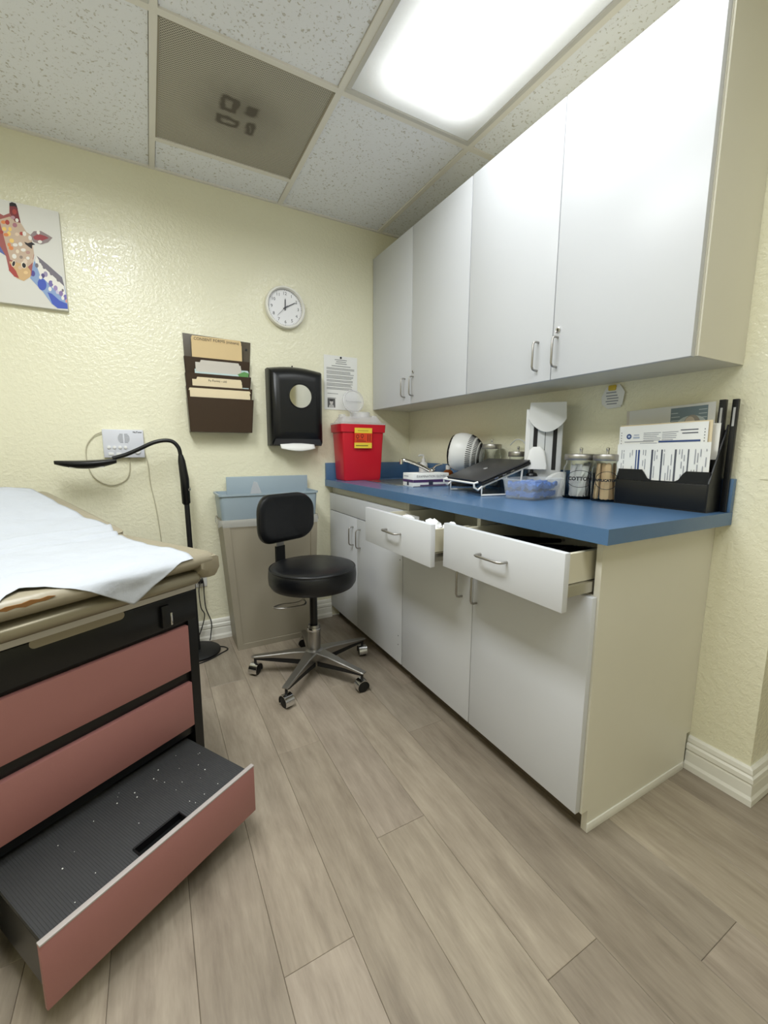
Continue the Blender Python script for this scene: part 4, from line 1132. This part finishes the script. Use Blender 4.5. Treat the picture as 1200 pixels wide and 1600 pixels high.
# ------------------------------------------------------------------ posted notice
nn_ = thing('posted_notice', 'white printed notice with small portrait photo pinned to the back wall', 'notice', (-.49, -.002, 1.31))
NX0, NX1, NZ0, NZ1 = -.612, -.392, 1.322, 1.642
box('sheet', NX0, NX1, -.003, -.0015, NZ0, NZ1, M['paper'], nn_)
rn = random.Random(2)
pl = []
c_ = srgb(120, 120, 122)
for i, (h0, l, r_) in enumerate([(.295, .07, .15), (.284, .08, .145), (.273, .075, .15), (.258, .05, .175)]):
    pl.append((quad(l, r_, h0, h0 + .0035), c_))
z = .245
for para in (2, 3, 3, 2, 3, 2):
    for q in range(para):
        pl.append((quad(.016, .016 + rn.uniform(.155, .185), z, z + .003), c_)); z -= .0072
    z -= .0045
pl += [(quad(.02, .09, .095, .0975), c_), (quad(.02, .075, .068, .071), c_), (quad(.02, .07, .012, .066), srgb(96, 94, 94)), (disc(.045, .044, .011, .015), srgb(206, 202, 198)), ([(.026, .012), (.064, .012), (.058, .028), (.045, .032), (.032, .028)], srgb(190, 188, 186)), (disc(.045, .055, .012, .007), srgb(60, 58, 58))]
prints('printing', pl, (NX0, -.003, NZ0), (1, 0, 0), (0, 0, 1), nn_)
MB().lathe([(.006, 0), (.006, .004), (.003, .007)], Matrix.Translation((-.502, -.003, 1.632)) @ Euler((R(90), 0, 0)).to_matrix().to_4x4(), 16).build('push_pin', M['black_plastic'], nn_, True)

# ------------------------------------------------------------------ intercom and its wires
ic = thing('intercom', 'white wall intercom with speaker slots and buttons above the exam table', 'intercom', (-1.67, -.02, 1.035))
IX0, IX1, IZ0, IZ1 = -1.756, -1.583, 1.036, 1.172
box('case', IX0, IX1, -.028, -.001, IZ0, IZ1, M['intercom'], ic, .004)
pl = []
for i in range(8):
    for sx in (-1, 1):
        w_ = .022 * math.sqrt(max(0, 1 - ((i - 3.5) / 4.6) ** 2))
        a = .088 + sx * .003
        pl.append((quad(min(a, a + sx * w_), max(a, a + sx * w_), .072 + i * .0058, .0738 + i * .0058), srgb(90, 92, 100)))
prints('speaker_slots', pl, (IX0, -.028, IZ0), (1, 0, 0), (0, 0, 1), ic)
text('brand_lettering', 'NuTone', .011, (IX1 - .026, -.028, IZ1 - .012), (1, 0, 0), (0, 0, 1), M['ink'], ic, bold=.0003)
for i in range(4):
    MB().lathe([(.0075, 0), (.0075, .004), (.004, .005)], Matrix.Translation((IX0 + .024 + .023 * i, -.028, IZ0 + .050)) @ Euler((R(90), 0, 0)).to_matrix().to_4x4(), 16).build('button', M['white_plastic'], ic, True)
for i in range(3):
    box('push_key', IX0 + .02 + .032 * i, IX0 + .042 + .032 * i, -.031, -.028, IZ0 + .012, IZ0 + .024, M['white_plastic'], ic, .001)
MB().lathe([(.014, 0), (.013, .008), (.008, .009)], Matrix.Translation((IX1 - .03, -.028, IZ0 + .032)) @ Euler((R(90), 0, 0)).to_matrix().to_4x4(), 20).build('dial', M['white_plastic'], ic, True)
c1 = MB().tube(spline([(IX0 + .004, -.010, 1.160), (-1.79, -.008, 1.14), (-1.825, -.006, 1.085), (-1.825, -.006, 1.0), (-1.80, -.006, .935), (-1.74, -.006, .90), (-1.68, -.006, .92), (-1.655, -.006, .965), (-1.652, -.010, 1.034)], 6), .0024, 8)
c1.build('wire', M['cable'], ic, True, 'thin beige wire looping below the intercom')
c2 = MB().tube(spline([(IX1 - .002, -.012, 1.07), (-1.572, -.006, 1.0), (-1.568, -.004, .90), (-1.552, -.004, .78), (-1.540, -.004, .62), (-1.538, -.004, .45), (-1.54, -.004, .30)], 6), .0024, 8)
c2.build('wire', M['cable'], ic, True, 'beige wire running down the wall')

# outlet
ou = thing('wall_outlet', 'white electrical outlet low on the back wall behind the exam table', 'outlet', (-1.365, -.003, .318))
box('cover_plate', -1.40, -1.328, -.006, -.0005, .318, .432, M['white_plastic'], ou, .002)
for z in (.355, .398):
    box('socket', -1.38, -1.348, -.008, -.006, z - .014, z + .014, M['trim_white'], ou, .001)
    box('plug', -1.376, -1.352, -.034, -.008, z - .01, z + .01, M['black_plastic'], ou, .003)

# ------------------------------------------------------------------ gooseneck floor lamp
fl_ = thing('floor_lamp', 'black gooseneck floor lamp bent over the exam table by the back wall', 'floor lamp', (-1.405, -.145, 0))
bx, by = -1.405, -.145
MB().lathe([(.108, 0), (.112, .004), (.112, .012), (.104, .018), (.02, .022)], Matrix.Translation((bx, by, 0)), 40).build('base', M['black_matte'], fl_, True)
MB().tube([(bx, by, .018), (-1.414, -.13, .88)], .0125, 14).build('pole', M['black_matte'], fl_, True)
MB().tube([(-1.414, -.13, .80), (-1.415, -.13, .808), (-1.416, -.13, .93), (-1.424, -.13, 1.02), (-1.427, -.13, 1.05)], [.014, .020, .021, .017, .011], 16).build('grip', M['black_plastic'], fl_, True)
MB().tube([(-1.400, -.136, .875), (-1.400, -.142, .886)], .010, 12).build('collar', M['chrome'], fl_, True)
gn = spline([(-1.427, -.13, 1.045), (-1.434, -.13, 1.085), (-1.458, -.13, 1.114), (-1.495, -.13, 1.120), (-1.545, -.13, 1.108), (-1.605, -.13, 1.078), (-1.66, -.13, 1.052), (-1.715, -.13, 1.034)], 7)
MB().tube(gn, .0095, 12).build('gooseneck', M['black_plastic'], fl_, True)
hd = []
for i in range(13):
    f = i / 12; x = -1.70 - .235 * f
    wdt = .034 * (math.sin(math.pi * min(1, .12 + f * .80)) ** .6) * (1 if f < .97 else .5); hgt = .023 * math.sin(math.pi * (.12 + .8 * f)) ** .7 + .002
    zc = 1.030 - .010 * math.sin(math.pi * f) - .006 * f
    hd.append([(x, -.13 + wdt * math.cos(2 * math.pi * k / 16), zc + (hgt if math.sin(2 * math.pi * k / 16) < 0 else hgt * .55) * math.sin(2 * math.pi * k / 16) - .004) for k in range(16)])
MB().loft(hd).build('lamp_head', M['black_plastic'], fl_, True)
box('led_panel', -1.88, -1.75, -.146, -.114, .9935, .9985, M['white_plastic'], fl_)
cc = MB().tube(spline([(-1.364, -.034, .398), (-1.352, -.055, .36), (-1.350, -.04, .28), (-1.345, -.04, .20), (-1.322, -.045, .12), (-1.33, -.06, .05), (-1.338, -.075, .026)], 6), .0028, 8)
cc.build('power_cord', M['black_matte'], fl_, True)
cc = MB().tube(spline([(-1.366, -.034, .355), (-1.377, -.06, .31), (-1.372, -.06, .22), (-1.355, -.05, .17), (-1.372, -.05, .10), (-1.40, -.035, .026), (-1.43, -.026, .004)], 6), .0028, 8)
cc.build('power_cord', M['black_matte'], fl_, True)
cc = MB().tube(spline([(-1.300, -.125, .004), (-1.270, -.150, .004), (-1.262, -.185, .004), (-1.300, -.215, .004), (-1.36, -.258, .004), (-1.42, -.28, .004)], 6), .003, 8)
cc.build('power_cord', M['black_matte'], fl_, True)

# ------------------------------------------------------------------ tall waste bin
wb = thing('waste_bin', 'tall taupe waste bin with blue-grey tub top behind the stool', 'waste bin', (-1.0, -.12, 0))
def br(x0, x1, y0, y1, z): return [(x0, y0, z), (x1, y0, z), (x1, y1, z), (x0, y1, z)]
MB().loft([br(-1.213, -.776, -.215, -.03, 0), br(-1.262, -.752, -.222, -.026, .715)]).build('body', M['bin_taupe'], wb)
# raised frame on the front
def fr(a, z):   # point on the tapered front face, a in 0..1
    f = z / .715; x0 = -1.213 - .049 * f; x1 = -.776 + .024 * f
    return (x0 + (x1 - x0) * a, -.215 - .007 * f, z)
f = MB()
for (a0, z0), (a1, z1) in (((0, 0), (1, .03)), ((0, .03), (.07, .715)), ((.93, .03), (1, .715)),):
    f.prism([fr(a0, z0), fr(a1, z0), fr(a1, z1), fr(a0, z1)], (0, -.007, 0))
f.build('front_frame', M['bin_taupe'], wb)
tubm = MB()
def ring_(o, z): return [(-1.008 + a, -.128 + b_, z) for a, b_ in rrect(.520 + o, .200 + o, .02, 4)]
tubm.loft([ring_(-.016, .716), ring_(-.014, .72), ring_(.0, .838), ring_(.012, .84), ring_(.012, .85), ring_(-.004, .85), ring_(-.022, .725)])
tubm.build('tub', M['bin_blue'], wb, True)
MB().box(-1.205, -.742, -.040, -.030, .735, .928, .004).build('back_lid', M['bin_blue'], wb, True)
ln = MB(); rr_ = []
for z, o, wv in ((.718, .004, 0), (.700, .012, .004), (.680, .008, .008)):
    rr_.append([(x + wv * math.sin(i * 1.7), y + wv * .5 * math.cos(i * 2.3), z - (.008 * math.sin(i * .9) if z < .69 else 0)) for i, (x, y, _) in enumerate(ring_(o, z))])
lo_ = ln.loft(rr_, False).build('liner', M['liner'], wb, True)
MB().prism([(-1.09, -.045, .80), (-1.06, -.045, .90), (-1.04, -.045, .895), (-1.005, -.045, .80)], (0, -.004, 0)).build('plastic_scrap', M['clear_lid'], wb)

# ------------------------------------------------------------------ stool
stl = thing('stool', 'black round swivel stool with backrest on five chrome casters', 'stool', (-.925, -.632, 0), local=True)
prof = [(.05, .443), (.17, .443), (.192, .450), (.203, .468), (.205, .50), (.203, .525), (.195, .538)]
MB().lathe(prof + [(.192, .541), (.17, .548), (.10, .5515), (.02, .552)], None, 56).build('seat', M['vinyl_black'], stl, True)
MB().tube([(.1985 * math.cos(2 * math.pi * k / 56), .1985 * math.sin(2 * math.pi * k / 56), .5355) for k in range(57)], .0035, 8).build('seat_piping', M['vinyl_black'], stl, True)
MB().lathe([(.09, .425), (.09, .442), (.05, .443)], None, 24).build('seat_plate', M['black_matte'], stl, True)
MB().tube([(0, 0, .245), (0, 0, .43)], .018, 18).build('piston', M['black_plastic'], stl, True)
MB().lathe([(.024, .245), (.027, .25), (.030, .24), (.030, .105), (.026, .10)], None, 24).build('column', M['brushed'], stl, True)
MB().lathe([(.032, .222), (.033, .225), (.033, .232), (.032, .235)], None, 24, False).build('column_ring', M['chrome'], stl, True)
MB().lathe([(.016, .055), (.018, .058), (.018, .075), (.04, .08), (.05, .09), (.05, .118), (.035, .128), (.028, .13)], None, 24).build('hub', M['brushed'], stl, True)
for k in range(5):
    a = R(10 + 72 * k); c, s_ = math.cos(a), math.sin(a)
    RL = .285
    P_ = lambda l, q, z: (c * l - s_ * q, s_ * l + c * q, z)
    rings = []
    for l, hw, zt, zb_ in ((.03, .032, .124, .080), (.10, .023, .118, .082), (.20, .017, .105, .086), (.288, .0145, .095, .083), (.300, .012, .093, .084)):
        rings.append([P_(l, -hw, zb_ + .004), P_(l, -hw, zt - .003), P_(l, -hw * .8, zt), P_(l, hw * .8, zt), P_(l, hw, zt - .003), P_(l, hw, zb_ + .004)])
    leg = MB().loft(rings).build('leg', M['brushed'], stl, False)
    # dark underside web
    wr_ = [[P_(l, -hw, zb_), P_(l, -hw, zt), P_(l, hw, zt), P_(l, hw, zb_)] for l, hw, zt, zb_ in ((.04, .024, .084, .055), (.12, .0175, .086, .062), (.22, .0145, .088, .072), (.285, .012, .087, .078))]
    MB().loft(wr_).build('leg_web', M['black_matte'], leg)
    # caster
    wx, wy = c * RL, s_ * RL
    MB().tube([(wx, wy, .09), (wx, wy, .052)], .0065, 10).build('caster_stem', M['black_matte'], leg, True)
    ca_ = a + R(70 if k not in (3, 4) else 62)
    for sgn in (-1, 1):
        Mx = Matrix.Translation((wx, wy, .027)) @ Matrix.Rotation(ca_, 4, 'Z') @ Euler((R(90), 0, 0)).to_matrix().to_4x4() @ Matrix.Translation((0, 0, .010 * sgn - .0075))
        MB().lathe([(.023, 0), (.0265, .002), (.0265, .013), (.023, .015)], Mx, 24).build('caster_wheel', M['wheel_rubber'], leg, True)
    hm = Matrix.Translation((wx, wy, .027)) @ Matrix.Rotation(ca_, 4, 'Z')
    arcp = [(.0305 * math.cos(R(q)), .0305 * math.sin(R(q))) for q in range(-28, 209, 14)] + [(.0275 * math.cos(R(q)), .0275 * math.sin(R(q))) for q in range(208, -29, -14)]
    MB().prism([hm @ Vector((x, -.021, z)) for x, z in arcp], hm.to_3x3() @ Vector((0, .042, 0))).build('caster_hood', M['chrome'], leg, True)
# backrest
bd_ = R(113)
def BPt(r_, q, z): return (math.cos(bd_) * r_ - math.sin(bd_) * q, math.sin(bd_) * r_ + math.cos(bd_) * q, z)
MB().prism([BPt(.02, -.022, .432), BPt(.02, .022, .432), BPt(.215, .022, .432), BPt(.215, -.022, .432)], (0, 0, .008)).build('back_bracket', M['brushed'], stl)
stp = [(.205, .436), (.232, .450), (.240, .49), (.240, .60), (.236, .70), (.234, .76)]
bm_ = MB(); bm_.loft([[BPt(r_ - .004, -.022, z), BPt(r_ + .004, -.022, z), BPt(r_ + .004, .022, z), BPt(r_ - .004, .022, z)] for r_, z in stp]).build('back_bar', M['brushed'], stl)
MB().loft([[BPt(r_ - .0075, -.026, z), BPt(r_ + .006, -.026, z), BPt(r_ + .006, .026, z), BPt(r_ - .0075, .026, z)] for r_, z in stp[1:4]] ).build('bar_sleeve', M['black_matte'], stl)
rings = []
for dpt, sc_ in ((.0, .82), (.003, .93), (.010, .99), (.022, 1.0), (.034, .985), (.042, .93), (.046, .78), (.047, .4)):
    rings.append([BPt(.234 - dpt + .045 * (q / .19) ** 2 * -1 + .0, q, .748 + z) for q, z in rrect(.335 * sc_, .238 * sc_, .085 * sc_, 8)])
MB().loft(rings).build('backrest', M['vinyl_black'], stl, True)
# height lever: wire loop below the seat
lv = [(-.03, -.03, .43), (-.10, -.02, .425), (-.135, .0, .415)] + [(-.155 + .075 * math.cos(R(q)), -.02 + .028 * math.sin(R(q)), .408) for q in range(90, 451, 24)]
MB().tube(spline([(-.02, 0, .432), (-.04, .0, .41), (-.045, .005, .385), (-.075, .014, .366), (-.15, .022, .366), (-.188, .0, .366), (-.15, -.028, .366), (-.07, -.034, .366), (-.045, -.022, .370), (-.045, .0, .378)], 6), .0042, 8).build('height_lever', M['brushed'], stl, True)

# ------------------------------------------------------------------ exam table
TA = R(31.5)
TP = Vector((-1.4715, -1.1518, 0))
# local frame: +X = along the foot face away from the corner post, +Y = into the table (towards the head), z up
tx = Vector((-math.cos(TA), -math.sin(TA), 0)); ty = Vector((-math.sin(TA), math.cos(TA), 0))
# right-handed frame: mirror X so that X' = -tx
ex = thing('exam_table', 'exam table with pink drawers, black frame and pulled-out step', 'exam table', tuple(TP), rotz=TA, local=True)
# in the rotated frame: local X = -s, local Y = -n
def bx_(name, s0, s1, n0, n1, z0, z1, m_, parent=None, bev=0.0, label=None):
    return box(name, -s1, -s0, -n1, -n0, z0, z1, M[m_], parent or ex, bev, label)
W = .56; TLn = 1.06
f = MB()
for s0, s1 in ((0, .028), (W - .028, W)):
    f.box(-s1, -s0, 0, .04, 0, .672)
    f.box(-s1, -s0, TLn - .04, TLn, 0, .672)
f.box(-W + .028, -.028, .012, .04, .566, .672).box(-W + .028, -.028, .012, .03, .384, .426).box(-W + .028, -.028, .012, .03, .216, .250)
f.box(-.02, -.004, .04, TLn - .04, .05, .672).box(-W + .004, -W + .02, .04, TLn - .04, .05, .672).box(-W + .02, -.02, TLn - .02, TLn - .004, .05, .672)
f.box(-W + .02, -.02, .30, TLn - .02, .055, .07)
f.build('frame', M['table_black'], ex)
bx_('top_panel', 0.0, W, -.025, 0.002, .580, .668, 'table_black', None, .004)
bx_('top_trim', -.001, W + .001, -.03, .004, .670, .695, 'trim_grey', None, .002)
o = MB().prism([(-.205 - .20 + a - .0, -.0025, .6625 + b_) for a, b_ in [(x + .1, z) for x, z in rrect(.2, .022, .011, 6)]], (0, .004, 0)).build('hand_grip', M['table_vinyl'], ex)
lt_ = bx_('latch', .088, .112, .001, .012, .588, .652, 'black_plastic', None, .003)
bx_('latch_tip', .083, .089, .004, .014, .592, .628, 'chrome', lt_, .001)
bx_('drawer_front', .030, .528, -.018, .003, .424, .567, 'pink', None, .002)
bx_('drawer_front', .030, .528, -.018, .003, .248, .388, 'pink', None, .002)
# pull-out step
sf = bx_('step_front', .030, .528, .2415, .2515, .072, .212, 'pink', None, .0015)
bx_('step_trim', .030, .528, .2405, .2525, .209, .2135, 'grey_edge', sf, .001)
st_ = MB()
st_.box(-.518, -.040, -.2405, .30, .172, .186)
st_.box(-.046, -.040, -.2405, .30, .085, .172).box(-.518, -.512, -.2405, .30, .085, .172)
st_.box(-.512, -.046, -.2405, -.236, .085, .172)
st_.build('step_tray', M['table_black'], ex)
# ribbed mat with a hand-hole next to the front
def mat_part(s0, s1, n0, n1):
    vs = []; fs = []; k = int(round((s1 - s0) / .0052)); kk = 0
    prof_ = []
    for i in range(k):
        a = s0 + (s1 - s0) * i / k; b_ = s0 + (s1 - s0) * (i + .5) / k; c_ = s0 + (s1 - s0) * (i + .6) / k; d_ = s0 + (s1 - s0) * (i + .95) / k
        prof_ += [(a, .198), (b_, .198), (c_, .1972), (d_, .1972)]
    prof_.append((s1, .198))
    for s_, z in prof_: vs += [(-s_, -n0, z), (-s_, -n1, z)]
    for i in range(len(prof_) - 1): fs.append([2 * i, 2 * i + 1, 2 * i + 3, 2 * i + 2])
    q = len(vs); vs += [(-s0, -n0, .187), (-s0, -n1, .187), (-s1, -n0, .187), (-s1, -n1, .187)]
    fs += [[0, 1, q + 1, q], [q - 2, q - 1, q + 3, q + 2]]
    fs.append([2 * i for i in range(len(prof_))] + [q + 2, q]); fs.append([2 * i + 1 for i in range(len(prof_))] + [q + 3, q + 1])
    return vs, fs
mb = MB()
for q in ((.040, .222, -.03, .2395), (.222, .336, -.03, .200), (.336, .518, -.03, .2395)):
    mb.add(*mat_part(*q))
mb.build('step_mat', M['rubber'], ex)
hh_ = MB().box(-.336, -.222, -.2045, -.200, .17, .2045, .001).box(-.336, -.333, -.2395, -.200, .17, .202).box(-.225, -.222, -.2395, -.200, .17, .202)
hh_.build('hand_hole', M['table_black'], ex)
rn = random.Random(4)
db = MB()
for k in range(30):
    s_, n_, r_ = rn.uniform(.06, .50), rn.uniform(.0, .22), rn.choice((.0005, .0006, .0008, .0012))
    if .21 < s_ < .35 and n_ > .19: continue
    db.box(-s_ - r_, -s_ + r_, -n_ - r_, -n_ + r_, .198, .198 + r_, 0)
d_ = db.build('lint_specks', M['paper'], ex); d_['kind'] = 'stuff'

# cushions: under-roll, then main pad (flat seat, raised back)
def slab_profile(name, pts, s0, s1, m_, r_edge=.02):
    """pad with cross-section pts (n,z) polygon, swept in s with pillowed ends"""
    rings = []
    cn = sum(p[0] for p in pts) / len(pts); cz = sum(p[1] for p in pts) / len(pts)
    for s_, k in ((s0, .80), (s0 + r_edge * .3, .93), (s0 + r_edge, 1.0), (s1 - r_edge, 1.0), (s1 - r_edge * .3, .93), (s1, .80)):
        rr = []
        for n_, z in pts:
            # shrink only near the outline
            dz = z - cz; dn = n_ - cn
            lim = .03
            zz = z - (1 - k) * (.10 if dz > 0 else -.04) * .6
            nn2 = n_ - math.copysign((1 - k) * .06, dn)
            rr.append((-s_, -nn2, zz))
        rings.append(rr)
    return MB().loft(rings).build(name, M[m_], ex, True)
roll = [(.045, .735), (.054, .728), (.057, .718), (.054, .706), (.045, .700), (-.35, .700), (-.35, .735)]
slab_profile('foot_cushion', roll, .012, W - .01, 'table_metal', .012)
pad = [(.050, .745), (.066, .757), (.068, .770), (.060, .783), (.045, .788), (-.40, .792), (-.40, .745)]
slab_profile('seat_cushion', pad, -.032, W + .04, 'table_vinyl', .018)
bk = [(-.405, .735), (-.402, .795), (-.43, .803), (-.93, .910), (-.98, .902), (-.985, .86), (-.97, .84)]
slab_profile('back_cushion', bk, -.032, W + .04, 'table_vinyl', .02)
# drooping gathered corner flap of the vinyl cover
fp = MB()
fl1 = [(.030, .705), (.055, .712), (.068, .738), (.066, .775), (.04, .783), (-.02, .783), (-.02, .74), (.0, .71)]
rings = [[(-s_, -(n_ * 1.0), cz_ + (z - cz_) * k) for n_, z in fl1] for s_, k, cz_ in ((.022, .55, .755), (.010, .85, .75), (-.012, 1.0, .745), (-.030, .98, .745), (-.038, .8, .748))]
fp.loft(rings).build('cover_corner', M['table_vinyl'], ex, True)
# torn vinyl showing foam
tr_ = [(.372, .0), (.385, .003), (.40, .001), (.415, .004), (.43, .001), (.455, .002), (.47, -.002), (.455, -.007), (.44, -.004), (.425, -.008), (.405, -.004), (.39, -.005)]
MB().prism([(-s_, -.0685, .776 + z) for s_, z in tr_], (0, .003, 0)).build('torn_patch', M['foam'], ex)
bx_('head_support', .06, W - .06, -.95, -.45, .68, .735, 'table_black')

# disposable paper sheet drawn over the table
def pad_z(n_):
    if n_ > .045: return .788 - (n_ - .045) * .5
    if n_ > -.40: return .788 + .004 * (.045 - n_) / .445
    return .801 + (-.43 - n_) * .214 if n_ < -.43 else .795
def front_drop(s_):
    """how far the sheet hangs down over the front edge (m)"""
    key = [(-.02, .0), (.05, .002), (.065, .006), (.11, .030), (.14, .044), (.192, .080), (.245, .046), (.295, .014), (.33, -.002), (.355, -.014), (.405, -.045), (.445, -.016), (.465, .002), (.50, .025), (.62, .05)]
    for (a, da), (b_, db_) in zip(key, key[1:]):
        if a <= s_ <= b_: return da + (db_ - da) * (s_ - a) / (b_ - a)
    return .05
NS, NT = 60, 90
vs = []; fs = []
for i in range(NS + 1):
    fi = i / NS
    for j in range(NT + 1):
        t_ = j / NT
        # length coordinate from head (-.96) to front edge and down
        n_end = .066 + front_drop(.01 + fi * (W + .02))
        n_top = min(.066, n_end)
        n_all = -.95 + (t_ / .86) * (.95 + n_top) if t_ <= .86 else n_top + (t_ - .86) / .14 * max(n_end - .066, .0004)
        edge = .010 + .012 * noise.noise(Vector((n_all * 6, 0, 3))) + (.03 if n_all > -.38 else 0) * min(1, (n_all + .38) * 6 if n_all > -.38 else 0)
        if -.56 < n_all < -.40: edge += -.022 * math.sin((n_all + .56) / .16 * math.pi)
        s_ = edge + fi * (W + .03 - edge)
        fold = .012 * noise.noise(Vector((s_ * 5, n_all * 3.0, 1.7))) + .006 * noise.noise(Vector((s_ * 3, n_all * 14, .3))) + .003 * noise.noise(Vector((s_ * 26, n_all * 18, .3)))
        if n_all > 0: fold *= max(0, 1 - n_all / .066)
        L0 = .066
        if n_all <= L0 or t_ <= .86:
            crown = .022 * math.sin(math.pi * max(0, min(1, (s_ - .0) / .5))) * max(0, min(1, (-n_all - .6) / .3))
            vs.append((-s_, -n_all, pad_z(n_all) + .005 + abs(fold) + crown + (.009 if -.46 < n_all < -.36 else 0)))
        else:
            d_ = n_all - L0
            out = .066 + .010 * (1 - math.exp(-d_ / .008)) + .008 * math.sin(s_ * 21) * min(1, d_ / .04) + .006 * noise.noise(Vector((s_ * 9, d_ * 20, 5))) * min(1, d_ / .02)
            vs.append((-s_, -out, pad_z(L0) + .005 - d_))
for i in range(NS):
    for j in range(NT):
        q = i * (NT + 1) + j
        fs.append([q, q + 1, q + NT + 2, q + NT + 1])
ps = thing('paper_sheet', 'white disposable paper sheet spread over the exam table', 'paper sheet', tuple(TP), rotz=TA, local=True)
o = mk('sheet', vs, fs, M['paper_sheet'], ps, True)
sd = o.modifiers.new('thick', 'SOLIDIFY'); sd.thickness = .0012; sd.offset = 1
# torn strip of paper left on the trim at the frame edge
vs = []; fs = []
for i in range(9):
    s_ = .30 + .022 * i
    for j in range(3):
        vs.append((-s_, .034 - .022 * j + .004 * noise.noise(Vector((i, j, 0))), .6975 + .006 * abs(noise.noise(Vector((i * .8, j * .8, 2)))) + (.004 if j == 1 else 0)))
for i in range(8):
    for j in range(2):
        q = i * 3 + j; fs.append([q, q + 3, q + 4, q + 1])
pp = thing('paper_scrap', 'thin scrap of white paper lying on the exam table trim', 'paper', tuple(TP), rotz=TA, local=True)
o = mk('scrap', vs, fs, M['paper_sheet'], pp, True)
sd = o.modifiers.new('thick', 'SOLIDIFY'); sd.thickness = .001
